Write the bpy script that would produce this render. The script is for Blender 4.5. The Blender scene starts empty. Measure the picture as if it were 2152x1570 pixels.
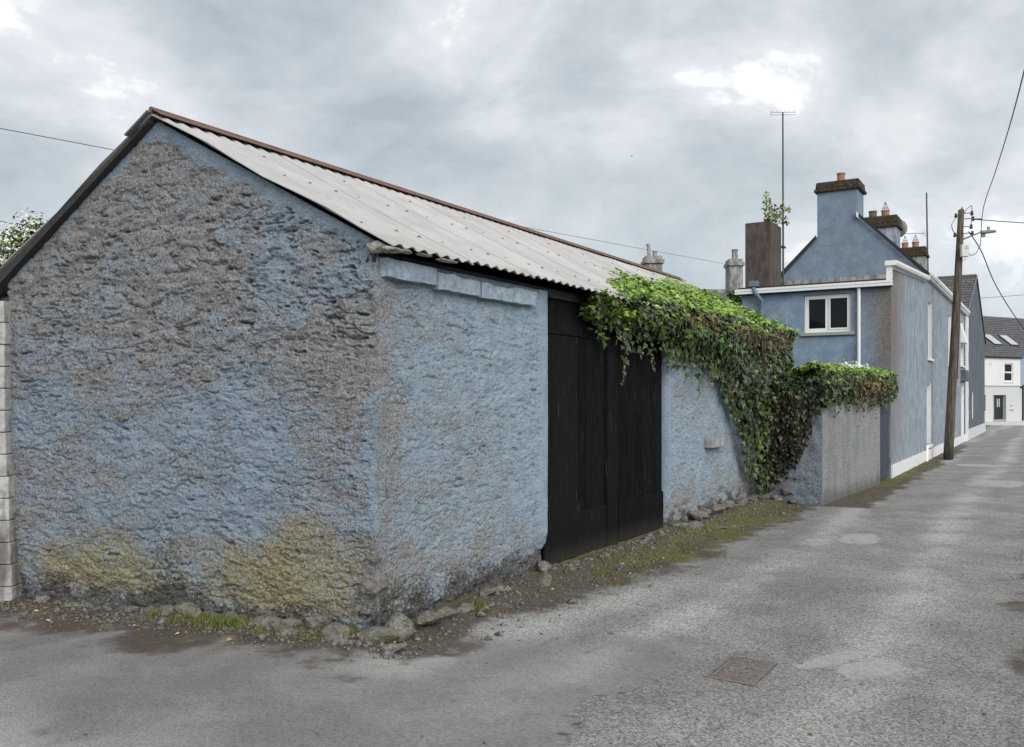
import bpy, math, random
import numpy as np
from mathutils import Vector, Matrix
random.seed(7); RNG = np.random.default_rng(7)
R = math.radians
S = bpy.context.scene
COL = S.collection

# ---------------------------------------------------------------- camera, sky, sun, exposure
YAW = 31.51
cam_d = bpy.data.cameras.new('camera'); cam = bpy.data.objects.new('camera', cam_d); COL.objects.link(cam)
cam.location = (4.062, -4.817, 1.70); cam.rotation_euler = (R(90), 0, R(YAW))
cam_d.lens = 36 * 1850 / 2152; cam_d.sensor_width = 36; cam_d.shift_y = 50 / 2152
cam_d.clip_start = .05; cam_d.clip_end = 3000
S.camera = cam
S.view_settings.view_transform = 'Standard'; S.view_settings.look = 'None'
S.view_settings.exposure = 0.88; S.view_settings.gamma = 1; S.view_settings.use_curve_mapping = False
S.render.resolution_x = 1024; S.render.resolution_y = 747

SUN_DIR = Vector((.80, -.60, .66)).normalized()      # towards the sun
el = math.asin(SUN_DIR.z); az = math.atan2(SUN_DIR.x, SUN_DIR.y)
sd = bpy.data.lights.new('sun', 'SUN'); so = bpy.data.objects.new('sun', sd); COL.objects.link(so)
sd.energy = 1.5; sd.angle = R(48); sd.color = (1, .97, .93)
so.rotation_euler = SUN_DIR.to_track_quat('Z', 'Y').to_euler()

class NT:
    """small helper for node trees"""
    def __init__(s, nt): s.nt = nt; s.n = nt.nodes; s.l = nt.links
    def node(s, t, **kw):
        nd = s.n.new(t)
        for k, v in kw.items(): setattr(nd, k, v)
        return nd
    def set(s, sock, v):
        if hasattr(v, 'is_output') or isinstance(v, bpy.types.NodeSocket): s.l.new(v, sock)
        elif isinstance(v, (tuple, list)) and len(v) == 3 and sock.type == 'RGBA': sock.default_value = (*v, 1)
        else: sock.default_value = v
    def m(s, op, a, b=0., c=0., clamp=False):
        nd = s.node('ShaderNodeMath', operation=op); nd.use_clamp = clamp
        s.set(nd.inputs[0], a); s.set(nd.inputs[1], b); s.set(nd.inputs[2], c); return nd.outputs[0]
    def vm(s, op, a, b=(0, 0, 0), out=0):
        nd = s.node('ShaderNodeVectorMath', operation=op); s.set(nd.inputs[0], a)
        if op == 'SCALE': s.set(nd.inputs[3], b)
        else: s.set(nd.inputs[1], b)
        return nd.outputs[out]
    def noise(s, vec, scale, detail=4, rough=.55, dist=0., out='Fac'):
        nd = s.node('ShaderNodeTexNoise'); s.l.new(vec, nd.inputs['Vector'])
        nd.inputs['Scale'].default_value = scale; nd.inputs['Detail'].default_value = detail
        nd.inputs['Roughness'].default_value = rough; nd.inputs['Distortion'].default_value = dist
        return nd.outputs[out]
    def voro(s, vec, scale, feature='F1', out='Distance', rnd=1.):
        nd = s.node('ShaderNodeTexVoronoi', feature=feature); s.l.new(vec, nd.inputs['Vector'])
        nd.inputs['Scale'].default_value = scale; nd.inputs['Randomness'].default_value = rnd
        return nd.outputs[out]
    def mix(s, f, a, b, blend='MIX'):
        nd = s.node('ShaderNodeMix', data_type='RGBA', blend_type=blend)
        s.set(nd.inputs[0], f); s.set(nd.inputs[6], a); s.set(nd.inputs[7], b); return nd.outputs[2]
    def ss(s, v, lo, hi, a=0., b=1.):
        nd = s.node('ShaderNodeMapRange', interpolation_type='SMOOTHSTEP')
        s.set(nd.inputs[0], v); nd.inputs[1].default_value = lo; nd.inputs[2].default_value = hi
        nd.inputs[3].default_value = a; nd.inputs[4].default_value = b; return nd.outputs[0]
    def pos(s): return s.node('ShaderNodeNewGeometry').outputs['Position']
    def xyz(s, v):
        nd = s.node('ShaderNodeSeparateXYZ'); s.l.new(v, nd.inputs[0]); return nd.outputs
    def scl(s, v, xs):
        nd = s.node('ShaderNodeMapping'); s.l.new(v, nd.inputs[0]); nd.inputs['Scale'].default_value = xs; return nd.outputs[0]
    def attr(s, name, out='Fac'):
        return s.node('ShaderNodeAttribute', attribute_name=name).outputs[out]
    def rnd(s): return s.node('ShaderNodeObjectInfo').outputs['Random']
    def bump(s, h, dist, strength=1.):
        nd = s.node('ShaderNodeBump'); s.set(nd.inputs['Height'], h)
        nd.inputs['Distance'].default_value = dist; nd.inputs['Strength'].default_value = strength; return nd.outputs[0]

W = bpy.data.worlds.new('World'); S.world = W; W.use_nodes = True
t = NT(W.node_tree); t.n.clear()
sky = t.node('ShaderNodeTexSky', sky_type='NISHITA'); sky.sun_disc = False
sky.sun_elevation = el; sky.sun_rotation = az; sky.air_density = 1; sky.dust_density = 2
b1 = t.node('ShaderNodeBackground'); t.l.new(sky.outputs[0], b1.inputs[0]); b1.inputs[1].default_value = .07
g = t.node('ShaderNodeTexCoord').outputs['Generated']
rot = t.node('ShaderNodeVectorRotate', rotation_type='Z_AXIS'); t.l.new(g, rot.inputs[0]); rot.inputs['Angle'].default_value = R(-YAW)
d0 = rot.outputs[0]                                      # x right, y up the lane, z up
stretch = t.scl(d0, (1, 1, 1.7))
wob = t.vm('SCALE', t.vm('SUBTRACT', t.noise(stretch, 4.2, 5, .55, out='Color'), (.5, .5, .5)), .20)
wob2 = t.vm('SCALE', t.vm('SUBTRACT', t.noise(stretch, 15, 4, .55, out='Color'), (.5, .5, .5)), .075)
d1 = t.vm('ADD', t.vm('ADD', d0, wob), wob2)
def pdir(px, py):
    v = Vector(((px - 1076) / 1850, 1, (835 - py) / 1850)); return tuple(v.normalized())
acc = t.m('MULTIPLY', t.m('SUBTRACT', t.noise(stretch, 4.3, 9, .60, .25), .5), 1.9)
acc = t.m('ADD', acc, .52)
for px, py, r, a in [(600, 60, .17, -.17), (820, 190, .15, -.17), (420, -30, .14, -.14), (1250, 90, .075, -.15), (1820, 100, .09, -.24), (1020, 230, .14, -.05),
                     (1250, 430, .24, -.20), (1500, 500, .20, -.16), (2090, 230, .07, -.14), (100, 330, .12, -.10), (1000, 330, .16, -.10),
                     (60, 60, .12, .16), (300, 180, .08, .08), (980, 40, .11, .20), (1470, 180, .15, .03), (1750, 60, .16, .08), (1600, 30, .12, .05), (1980, 300, .13, .07), (1680, 200, .10, .08),
                     (2150, 60, .12, .05), (2050, 560, .12, .08), (0, 480, .12, .10)]:
    dist = t.vm('DISTANCE', d1, pdir(px, py), out=1)
    acc = t.m('MULTIPLY_ADD', t.ss(dist, r * 1.25, r * .25), a, acc)
ramp = t.node('ShaderNodeValToRGB'); t.l.new(acc, ramp.inputs[0])
cr = ramp.color_ramp
for e, (p, c) in zip([cr.elements[0], cr.elements[1], cr.elements.new(.45), cr.elements.new(.68)],
                     [(.0, (.255, .290, .315, 1)), (1.0, (.53, .542, .555, 1)), (.36, (.36, .387, .408, 1)), (.66, (.475, .49, .508, 1))]):
    e.position = p; e.color = c
dz = t.xyz(d0)[2]
low = t.ss(dz, .02, .24, 1, 0)
cl = t.mix(t.m('MULTIPLY', low, .5), ramp.outputs[0], (.335, .40, .44), 'MIX')
b2 = t.node('ShaderNodeBackground'); t.l.new(cl, b2.inputs[0]); b2.inputs[1].default_value = .98
ms = t.node('ShaderNodeMixShader'); ms.inputs[0].default_value = .93
t.l.new(b1.outputs[0], ms.inputs[1]); t.l.new(b2.outputs[0], ms.inputs[2])
wo = t.node('ShaderNodeOutputWorld'); t.l.new(ms.outputs[0], wo.inputs[0])

# ---------------------------------------------------------------- noise in numpy
_P = np.random.default_rng(3).permutation(256); _P = np.concatenate([_P, _P, _P]).astype(np.int64)
_G = np.random.default_rng(5).normal(size=(256, 3)); _G /= np.linalg.norm(_G, axis=1)[:, None]
def pn(x, y, z=0.):
    x, y, z = np.broadcast_arrays(np.asarray(x, float), y, z)
    xi = np.floor(x).astype(np.int64); yi = np.floor(y).astype(np.int64); zi = np.floor(z).astype(np.int64)
    xf = x - xi; yf = y - yi; zf = z - zi
    f = lambda q: q * q * q * (q * (q * 6 - 15) + 10)
    u, v, w = f(xf), f(yf), f(zf)
    def gr(i, j, k):
        h = _P[_P[_P[(xi + i) & 255] + ((yi + j) & 255)] + ((zi + k) & 255)]
        gg = _G[h]
        return gg[..., 0] * (xf - i) + gg[..., 1] * (yf - j) + gg[..., 2] * (zf - k)
    L = lambda a, b, q: a + (b - a) * q
    return L(L(L(gr(0, 0, 0), gr(1, 0, 0), u), L(gr(0, 1, 0), gr(1, 1, 0), u), v),
             L(L(gr(0, 0, 1), gr(1, 0, 1), u), L(gr(0, 1, 1), gr(1, 1, 1), u), v), w) * 1.5
def fbm(x, y, z=0., o=4, g=.5):
    s = 0; a = 1; f = 1
    for i in range(o): s = s + a * pn(x * f, y * f, np.asarray(z) * f + i * 7.3); a *= g; f *= 2.03
    return s
def sst(a, b, x):
    q = np.clip((x - a) / (b - a), 0, 1); return q * q * (3 - 2 * q)

# ---------------------------------------------------------------- objects
def tag(o, label=None, cat=None, group=None, kind=None):
    if label: o['label'] = label
    if cat: o['category'] = cat
    if group: o['group'] = group
    if kind: o['kind'] = kind
    return o
ORG = {}
def org(o): return ORG.get(o.name, Vector((0, 0, 0))) if o else Vector((0, 0, 0))
def thing(name, loc, label, cat, group=None):
    o = bpy.data.objects.new(name, None); COL.objects.link(o); o.location = loc; ORG[o.name] = Vector(loc)
    o.empty_display_size = .2
    return tag(o, label, cat, group)
def link(name, me, parent=None, loc=None, rot=None, scale=None):
    """a mesh object at world position loc"""
    o = bpy.data.objects.new(name, me); COL.objects.link(o); w = Vector(loc) if loc is not None else Vector((0, 0, 0))
    if parent: o.parent = parent
    o.location = w - org(parent); ORG[o.name] = w
    if rot is not None: o.rotation_euler = rot
    if scale is not None: o.scale = scale
    return o
def mesh(name, V, F, mt=None, smooth=False, attrs=None):
    me = bpy.data.meshes.new(name)
    if isinstance(V, np.ndarray) and isinstance(F, np.ndarray):
        k = F.shape[1]; me.vertices.add(len(V)); me.vertices.foreach_set('co', V.astype(np.float32).ravel())
        me.loops.add(F.size); me.loops.foreach_set('vertex_index', F.astype(np.int32).ravel())
        me.polygons.add(len(F)); me.polygons.foreach_set('loop_start', np.arange(0, F.size, k, dtype=np.int32))
        me.update(calc_edges=True)
    else: me.from_pydata([tuple(v) for v in V], [], F)
    if smooth: me.polygons.foreach_set('use_smooth', np.ones(len(me.polygons), dtype=bool))
    for an, av in (attrs or {}).items():
        a = me.attributes.new(an, 'FLOAT', 'POINT'); a.data.foreach_set('value', np.asarray(av, dtype=np.float32).ravel())
    if mt: me.materials.append(mt)
    me.update(); return me
class MB:
    def __init__(s, xf=None): s.V = []; s.F = []; s.xf = xf
    def add(s, vs, fs):
        n = len(s.V); s.V += [Vector(v) for v in vs]; s.F += [tuple(i + n for i in f) for f in fs]; return s
    def box(s, x0, x1, y0, y1, z0, z1):
        return s.hexa([(x0, y0, z0), (x1, y0, z0), (x1, y1, z0), (x0, y1, z0), (x0, y0, z1), (x1, y0, z1), (x1, y1, z1), (x0, y1, z1)])
    def hexa(s, v): return s.add(v, [(0, 3, 2, 1), (4, 5, 6, 7), (0, 1, 5, 4), (1, 2, 6, 5), (2, 3, 7, 6), (3, 0, 4, 7)])
    def quad(s, a, b, c, d): return s.add([a, b, c, d], [(0, 1, 2, 3)])
    def poly(s, pts): return s.add(pts, [tuple(range(len(pts)))])
    def prism(s, prof, a, b):
        """prof in (x,z) swept along y from a to b"""
        n = len(prof); vs = [(x, a, z) for x, z in prof] + [(x, b, z) for x, z in prof]
        return s.add(vs, [tuple(range(n)), tuple(range(2 * n - 1, n - 1, -1))] + [(i, n + i, n + (i + 1) % n, (i + 1) % n) for i in range(n)])
    def tube(s, pts, r, n=8, cap=True):
        pts = [Vector(p) for p in pts]; rs = r if isinstance(r, (list, tuple)) else [r] * len(pts); vs = []; fs = []
        up = Vector((.13, .21, 1)).normalized()
        for i, p in enumerate(pts):
            d = (pts[min(i + 1, len(pts) - 1)] - pts[max(i - 1, 0)]).normalized()
            a = d.cross(up if abs(d.dot(up)) < .95 else Vector((1, 0, 0))).normalized(); b = d.cross(a)
            for j in range(n):
                w = 2 * math.pi * j / n; vs.append(p + (a * math.cos(w) + b * math.sin(w)) * rs[i])
        for i in range(len(pts) - 1):
            for j in range(n): k = (j + 1) % n; fs.append((i * n + j, i * n + k, (i + 1) * n + k, (i + 1) * n + j))
        if cap: fs.append(tuple(range(n - 1, -1, -1))); m_ = (len(pts) - 1) * n; fs.append(tuple(range(m_, m_ + n)))
        return s.add(vs, fs)
    def build(s, name, mt, parent=None, at=None, bevel=0, smooth=False):
        V = [s.xf(v) for v in s.V] if s.xf else s.V
        o = Vector(at) if at is not None else (org(parent) if parent else sum(V, Vector()) / len(V))
        me = mesh(name, [v - o for v in V], s.F, mt, smooth)
        ob = link(name, me, parent, o)
        if bevel:
            bm_ = ob.modifiers.new('bevel', 'BEVEL'); bm_.width = bevel; bm_.segments = 1; bm_.limit_method = 'ANGLE'
        return ob
def piece(name, mt, parent, x0, x1, y0, y1, z0, z1, xf=None, bevel=0):
    return MB(xf).box(x0, x1, y0, y1, z0, z1).build(name, mt, parent, bevel=bevel)
def wall_grid(mb, P, u0, u1, z0, z1, holes, depth):
    """wall face with real openings; P(u, w, z) -> point, w = distance behind the face"""
    us = sorted({u0, u1, *[h[0] for h in holes], *[h[1] for h in holes]}); zs = sorted({z0, z1, *[h[2] for h in holes], *[h[3] for h in holes]})
    for a, b in zip(us, us[1:]):
        for c, d in zip(zs, zs[1:]):
            if any(h[0] <= a and b <= h[1] and h[2] <= c and d <= h[3] for h in holes): continue
            mb.quad(P(a, 0, c), P(b, 0, c), P(b, 0, d), P(a, 0, d))
    for a, b, c, d in holes:
        for q in [((a, c), (b, c)), ((b, c), (b, d)), ((b, d), (a, d)), ((a, d), (a, c))]:
            (p, r_), (v, w) = q; mb.quad(P(p, 0, r_), P(p, depth, r_), P(v, depth, w), P(v, 0, w))

# ---------------------------------------------------------------- materials
def mat(name, fn=None, col=(.5, .5, .5), rough=.8, **kw):
    m = bpy.data.materials.new(name); m.use_nodes = True; tt = NT(m.node_tree)
    bs = m.node_tree.nodes['Principled BSDF']; bs.inputs['Base Color'].default_value = (*col, 1); bs.inputs['Roughness'].default_value = rough
    for k, v in kw.items(): bs.inputs[k].default_value = v
    if fn: fn(tt, bs)
    return m
def speck(tt, col, amt=.25, scale=30, vec=None, streak=False):
    v = vec or tt.pos()
    if streak: v = tt.scl(v, (1, 1, .12))
    n = tt.noise(v, scale, 6, .65)
    f = tt.m('MULTIPLY_ADD', tt.m('SUBTRACT', n, .5), amt * 4, 1.)
    return tt.vm('SCALE', col, f) if not isinstance(col, tuple) else tt.vm('SCALE', tt.vm('ADD', (0, 0, 0), col), f)

def f_wall(tt, bs):           # old harled rubble wall with blue limewash
    p = tt.pos()
    paint = tt.attr('paint'); lich = tt.attr('lichen'); grime = tt.attr('grime')
    fine = tt.noise(p, 58, 6, .68, .4); mid = tt.noise(p, 9, 6, .6, .3); vf = tt.noise(p, 130, 3, .6)
    hs = tt.noise(tt.scl(p, (1, 1, 2.2)), 24, 7, .66, .6)
    pm = tt.m('ADD', tt.m('ADD', paint, tt.m('MULTIPLY', tt.m('SUBTRACT', fine, .5), 1.7)), tt.m('MULTIPLY', tt.m('SUBTRACT', hs, .5), 1.5))
    pm = tt.ss(pm, .40, .60)
    grey = tt.mix(tt.ss(fine, .36, .64), (.135, .135, .146), (.40, .395, .395))
    grey = tt.mix(tt.m('MULTIPLY', tt.ss(mid, .52, .68), .65), grey, (.135, .108, .092))
    grey = tt.mix(tt.ss(vf, .54, .68, 0, .7), grey, (.46, .44, .41))
    blue = tt.mix(tt.ss(mid, .3, .7), (.20, .29, .39), (.30, .405, .51))
    blue = tt.mix(tt.ss(vf, .52, .68, 0, .7), blue, (.52, .56, .59))
    blue = tt.mix(tt.ss(hs, .45, .36, 0, .45), blue, (.16, .20, .25))
    fr = tt.attr('front_light'); blue = tt.mix(tt.m('MULTIPLY', fr, .75), blue, tt.mix(tt.ss(mid, .3, .7), (.265, .385, .485), (.39, .51, .605)))  # stronger light on the lane front put in as paler blue
    grey = tt.mix(tt.m('MULTIPLY', fr, .3), grey, (.36, .37, .37))  # bare grey of the lane front brightened the same way, in place of light
    c = tt.mix(tt.m('MULTIPLY', pm, .86), grey, blue)
    c = tt.mix(tt.ss(tt.noise(tt.scl(p, (1, 1, 1.8)), 44, 5, .75, .5), .585, .66, 0, .62), c, (.055, .055, .062))
    lm = tt.ss(tt.m('ADD', lich, tt.m('MULTIPLY', tt.m('SUBTRACT', tt.noise(p, 22, 5, .65), .5), 1.7)), .10, .88, 0, .82)
    c = tt.mix(lm, c, tt.mix(tt.ss(fine, .35, .62), (.125, .105, .05), (.44, .385, .19)))
    gm = tt.ss(tt.m('ADD', grime, tt.m('MULTIPLY', tt.m('SUBTRACT', tt.noise(p, 34, 6, .7), .5), 2.6)), .42, .80, 0, .85)
    c = tt.mix(gm, c, tt.mix(tt.ss(vf, .45, .65), (.018, .017, .016), (.17, .16, .145)))
    tt.l.new(c, bs.inputs['Base Color'])
    hgt = tt.m('ADD', tt.m('MULTIPLY', hs, .9), tt.m('ADD', tt.m('MULTIPLY', fine, 1.), tt.m('MULTIPLY', vf, .35)))
    tt.l.new(tt.bump(hgt, .024, 1.), bs.inputs['Normal'])
M = {}
M['wall'] = mat('harled_blue_wall', f_wall, rough=.92)
def f_stone(tt, bs):
    p = tt.pos(); n = tt.noise(p, 24, 6, .65, .3); r = tt.rnd()
    c = tt.mix(tt.ss(n, .3, .7), (.045, .042, .037), (.25, .24, .215))
    c = tt.mix(tt.ss(tt.noise(p, 60, 4, .7), .52, .66, 0, .6), c, (.38, .37, .35))
    c = tt.mix(tt.m('MULTIPLY', r, .5), c, (.10, .085, .065))
    c = tt.mix(tt.ss(tt.noise(p, 7, 4), .55, .66, 0, .55), c, (.10, .11, .035))
    tt.l.new(c, bs.inputs['Base Color']); tt.l.new(tt.bump(tt.m('ADD', n, tt.noise(p, 90, 4, .6)), .015, .8), bs.inputs['Normal'])
M['stone'] = mat('rubble_stone', f_stone, rough=.9)
def f_bstone(tt, bs):
    p = tt.pos(); n = tt.noise(p, 24, 6, .65, .3)
    c = tt.mix(tt.ss(n, .3, .65), (.21, .285, .355), (.33, .415, .485))
    c = tt.mix(tt.ss(tt.noise(p, 15, 5, .7), .52, .66, 0, .7), c, (.24, .23, .22))
    tt.l.new(c, bs.inputs['Base Color']); tt.l.new(tt.bump(tt.m('ADD', n, tt.noise(p, 90, 4, .6)), .012, .8), bs.inputs['Normal'])
M['bluestone'] = mat('painted_stone', f_bstone, rough=.9)
def f_sheet(tt, bs):
    p = tt.pos(); st = tt.scl(p, (.25, 1, .25))
    n = tt.noise(p, 2.2, 5, .6); s_ = tt.noise(st, 14, 5, .6)
    c = tt.mix(tt.ss(n, .3, .7), (.385, .38, .375), (.46, .453, .445))
    c = tt.mix(tt.ss(s_, .50, .72, 0, .4), c, (.33, .315, .295))
    c = tt.vm('SCALE', c, tt.m('MULTIPLY_ADD', tt.rnd(), .12, .93))
    c = tt.mix(tt.ss(tt.m('ADD', tt.noise(tt.scl(p, (1, .35, 1)), 3, 5, .7), tt.ss(tt.xyz(p)[2], 3.0, 2.72, 0, .14)), .58, .72, 0, .45), c, (.30, .29, .24))
    c = tt.mix(tt.ss(tt.noise(p, 45, 5, .7), .60, .72, 0, .35), c, (.34, .33, .30))
    tt.l.new(c, bs.inputs['Base Color']); tt.l.new(tt.bump(tt.noise(p, 160, 3), .002, .4), bs.inputs['Normal'])
M['sheet'] = mat('weathered_cement_sheet', f_sheet, rough=.75)
def f_rust(tt, bs):
    p = tt.pos(); n = tt.noise(p, 6, 6, .7)
    c = tt.mix(tt.ss(n, .35, .65), (.085, .062, .055), (.20, .092, .058))
    tt.l.new(c, bs.inputs['Base Color'])
M['rust'] = mat('rusted_ridge_metal', f_rust, rough=.8)
M['bolt'] = mat('bolt_metal', col=(.13, .13, .13), rough=.6)
M['darkwood'] = mat('tarred_board', lambda tt, bs: tt.l.new(speck(tt, (.03, .028, .03), .3, 20), bs.inputs['Base Color']), rough=.8)
def f_blackwood(tt, bs):
    p = tt.pos(); v = tt.scl(p, (1, 1, .07)); n = tt.noise(v, 45, 6, .65, .3); r = tt.rnd()
    c = tt.mix(tt.ss(n, .3, .7), (.002, .002, .0026), (.010, .010, .0115))
    c = tt.mix(tt.m('MULTIPLY', r, .8), c, (.013, .013, .015))
    c = tt.mix(tt.ss(tt.noise(v, 38, 6, .72), .61, .68, 0, .6), c, (.085, .082, .08))
    c = tt.mix(tt.ss(tt.noise(p, 90, 3, .7), .70, .76, 0, .5), c, (.12, .12, .12))
    c = tt.mix(tt.ss(tt.m('ADD', tt.xyz(p)[2], tt.m('MULTIPLY', n, .4)), .50, .22, 0, .55), c, (.055, .05, .042))
    tt.l.new(c, bs.inputs['Base Color']); tt.l.new(tt.bump(n, .004, .7), bs.inputs['Normal'])
    bs.inputs['Specular IOR Level'].default_value = .05
M['black'] = mat('black_painted_wood', f_blackwood, rough=.85)
M['void'] = mat('dark_interior', col=(.008, .008, .008), rough=1)
def f_mortar(tt, bs):
    p = tt.pos(); n = tt.noise(p, 30, 6, .7)
    tt.l.new(tt.mix(tt.ss(n, .35, .65), (.17, .155, .12), (.46, .44, .38)), bs.inputs['Base Color']); tt.l.new(tt.bump(n, .02, .9), bs.inputs['Normal'])
M['mortar'] = mat('cement_mortar', f_mortar, rough=.95)
def f_block(tt, bs):
    p = tt.pos(); n = tt.noise(p, 12, 6, .65); v = tt.noise(tt.scl(p, (1, 1, .3)), 5, 5, .6)
    z = tt.xyz(p)[2]
    c = tt.mix(tt.ss(n, .3, .7), (.28, .27, .26), (.52, .515, .50))
    c = tt.mix(tt.ss(tt.m('ADD', v, tt.ss(z, 1.6, 0, 0, .14)), .54, .74, 0, .75), c, (.085, .065, .055))
    tt.l.new(c, bs.inputs['Base Color']); tt.l.new(tt.bump(tt.noise(p, 60, 5, .7), .01, .8), bs.inputs['Normal'])
M['block'] = mat('concrete_block', f_block, rough=.92)

def blue_render(deep, light, stain_x=None, streak=.6):
    def f(tt, bs):
        p = tt.pos(); X, Y, Z = tt.xyz(p)
        n = tt.noise(p, 3.5, 6, .6); vs = tt.noise(tt.scl(p, (1, 1, .30)), 3.6, 8, .74, .3); fine = tt.noise(p, 45, 5, .7)
        c = tt.mix(tt.ss(n, .32, .68), deep, light)
        c = tt.mix(tt.ss(vs, .46, .66, 0, streak), c, (.17, .18, .19))
        c = tt.mix(tt.ss(fine, .53, .68, 0, .35), c, (.36, .42, .48))
        c = tt.mix(tt.ss(fine, .46, .34, 0, .4), c, (.07, .09, .12))
        if stain_x:
            # water-stained band at the house corner, brown-grey, running down from the gutter end
            dx = tt.m('ADD', tt.m('ABSOLUTE', tt.m('SUBTRACT', X, 1.19)), tt.m('MULTIPLY', tt.m('ABSOLUTE', tt.m('SUBTRACT', Y, 15.12)), .30))
            w = tt.m('ADD', dx, tt.m('MULTIPLY', tt.m('SUBTRACT', tt.noise(tt.scl(p, (1, 1, .3)), 4, 6, .65), .5), .7))
            c = tt.mix(tt.m('MULTIPLY', tt.ss(w, .85, -.05), tt.ss(Z, .2, 3.2, .35, .95)), c, tt.mix(tt.ss(fine, .35, .65), (.085, .066, .05), (.22, .19, .165)))
        tt.l.new(c, bs.inputs['Base Color']); tt.l.new(tt.bump(tt.m('ADD', fine, tt.noise(p, 110, 3)), .012, .7), bs.inputs['Normal'])
    return f
M['house_end'] = mat('blue_render_streaked', blue_render((.155, .235, .335), (.245, .335, .43), True, .45), rough=.85)
M['house_side'] = mat('blue_pebbledash', blue_render((.20, .25, .305), (.315, .365, .41), True, .8), rough=.9)
M['house_gable'] = mat('blue_grey_render', blue_render((.145, .20, .265), (.20, .265, .335), None, .30), rough=.9)
M['dark_house'] = mat('charcoal_render', blue_render((.055, .065, .085), (.10, .12, .15), None, .6), rough=.9)
def f_pebble(tt, bs):
    p = tt.pos(); X, Y, Z = tt.xyz(p); fine = tt.noise(p, 55, 5, .7); n = tt.noise(tt.scl(p, (1, 1, .3)), 2.5, 6, .6)
    c = tt.mix(tt.ss(fine, .35, .65), (.20, .205, .205), (.52, .52, .505))
    g2 = tt.noise(p, 24, 4, .8); c = tt.mix(tt.ss(g2, .47, .38, 0, .5), c, (.13, .13, .13)); c = tt.mix(tt.ss(g2, .54, .64, 0, .5), c, (.46, .46, .45))
    c = tt.mix(tt.ss(n, .5, .66, 0, .4), c, (.21, .22, .18))
    c = tt.mix(tt.ss(n, .5, .38, 0, .45), c, (.19, .23, .27))
    c = tt.mix(tt.ss(tt.m('ADD', Z, tt.m('MULTIPLY', n, .4)), .5, .2, 0, .6), c, (.075, .07, .06))
    # old blue wash left on the return face
    c = tt.mix(tt.m('MULTIPLY', tt.ss(Y, 9.60, 9.57), .75), c, tt.mix(tt.ss(fine, .38, .62), (.10, .125, .155), (.28, .36, .44)))
    tt.l.new(c, bs.inputs['Base Color']); tt.l.new(tt.bump(tt.m('ADD', fine, tt.noise(p, 28, 5, .7)), .04, 1.), bs.inputs['Normal'])
M['pebble'] = mat('grey_pebbledash', f_pebble, rough=.95)
M['white'] = mat('white_paint', lambda tt, bs: tt.l.new(tt.mix(tt.ss(tt.noise(tt.pos(), 5, 6, .7), .48, .75, 0, .35), (.72, .73, .73), (.40, .39, .36)), bs.inputs['Base Color']), rough=.5)
M['pvc'] = mat('white_pvc', lambda tt, bs: tt.l.new(tt.mix(tt.ss(tt.noise(tt.scl(tt.pos(), (1, 1, .3)), 9, 5, .7), .52, .75, 0, .35), (.76, .77, .77), (.45, .44, .40)), bs.inputs['Base Color']), rough=.35)
M['whitewall'] = mat('white_render', lambda tt, bs: tt.l.new(tt.mix(tt.ss(tt.noise(tt.scl(tt.pos(), (1, 1, .3)), 1.6, 6, .7), .48, .75, 0, .3), (.66, .67, .66), (.46, .46, .44)), bs.inputs['Base Color']), rough=.85)
M['greywhite'] = mat('grey_white_render', lambda tt, bs: tt.l.new(tt.mix(tt.ss(tt.noise(tt.pos(), 2.6, 6, .7), .48, .75, 0, .3), (.52, .53, .53), (.42, .42, .41)), bs.inputs['Base Color']), rough=.85)
M['sill'] = mat('concrete_sill', lambda tt, bs: tt.l.new(speck(tt, (.30, .30, .28), .2, 25), bs.inputs['Base Color']), rough=.9)
M['lead'] = mat('lead_grey', lambda tt, bs: tt.l.new(speck(tt, (.13, .135, .145), .2, 9), bs.inputs['Base Color']), rough=.6)
M['bluepipe'] = mat('blue_painted_iron', lambda tt, bs: tt.l.new(speck(tt, (.12, .17, .24), .2, 20), bs.inputs['Base Color']), rough=.6)
M['blackgloss'] = mat('black_plastic', col=(.015, .015, .017), rough=.4)
M['steel'] = mat('galvanised_steel', lambda tt, bs: tt.l.new(speck(tt, (.27, .29, .30), .2, 30), bs.inputs['Base Color']), rough=.5, Metallic=.4)
M['darksteel'] = mat('dark_weathered_steel', col=(.055, .06, .065), rough=.5, Metallic=.3)
M['cable'] = mat('black_cable', col=(.05, .055, .06), rough=.6)
M['glass'] = mat('window_glass', col=(.006, .008, .009), rough=.04, **{'Specular IOR Level': .22})
M['skyglass'] = mat('skylight_glass', col=(.40, .43, .46), rough=.08, **{'Specular IOR Level': 1.})
M['curtain'] = mat('net_curtain', col=(.22, .22, .22), rough=.9)
M['terracotta'] = mat('terracotta', lambda tt, bs: tt.l.new(speck(tt, (.30, .15, .10), .18, 14), bs.inputs['Base Color']), rough=.8)
M['oldpot'] = mat('sooty_clay', lambda tt, bs: tt.l.new(speck(tt, (.13, .09, .075), .2, 14), bs.inputs['Base Color']), rough=.9)
def f_moss(tt, bs):
    p = tt.pos(); n = tt.noise(p, 14, 6, .7)
    c = tt.mix(tt.ss(n, .4, .62), (.022, .014, .010), (.075, .05, .03)); c = tt.mix(tt.ss(tt.noise(p, 7, 5, .7), .5, .65, 0, .6), c, (.065, .07, .03))
    tt.l.new(c, bs.inputs['Base Color']); tt.l.new(tt.bump(n, .05, .9), bs.inputs['Normal'])
M['mossy'] = mat('mossy_cap_stone', f_moss, rough=.95)
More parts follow.
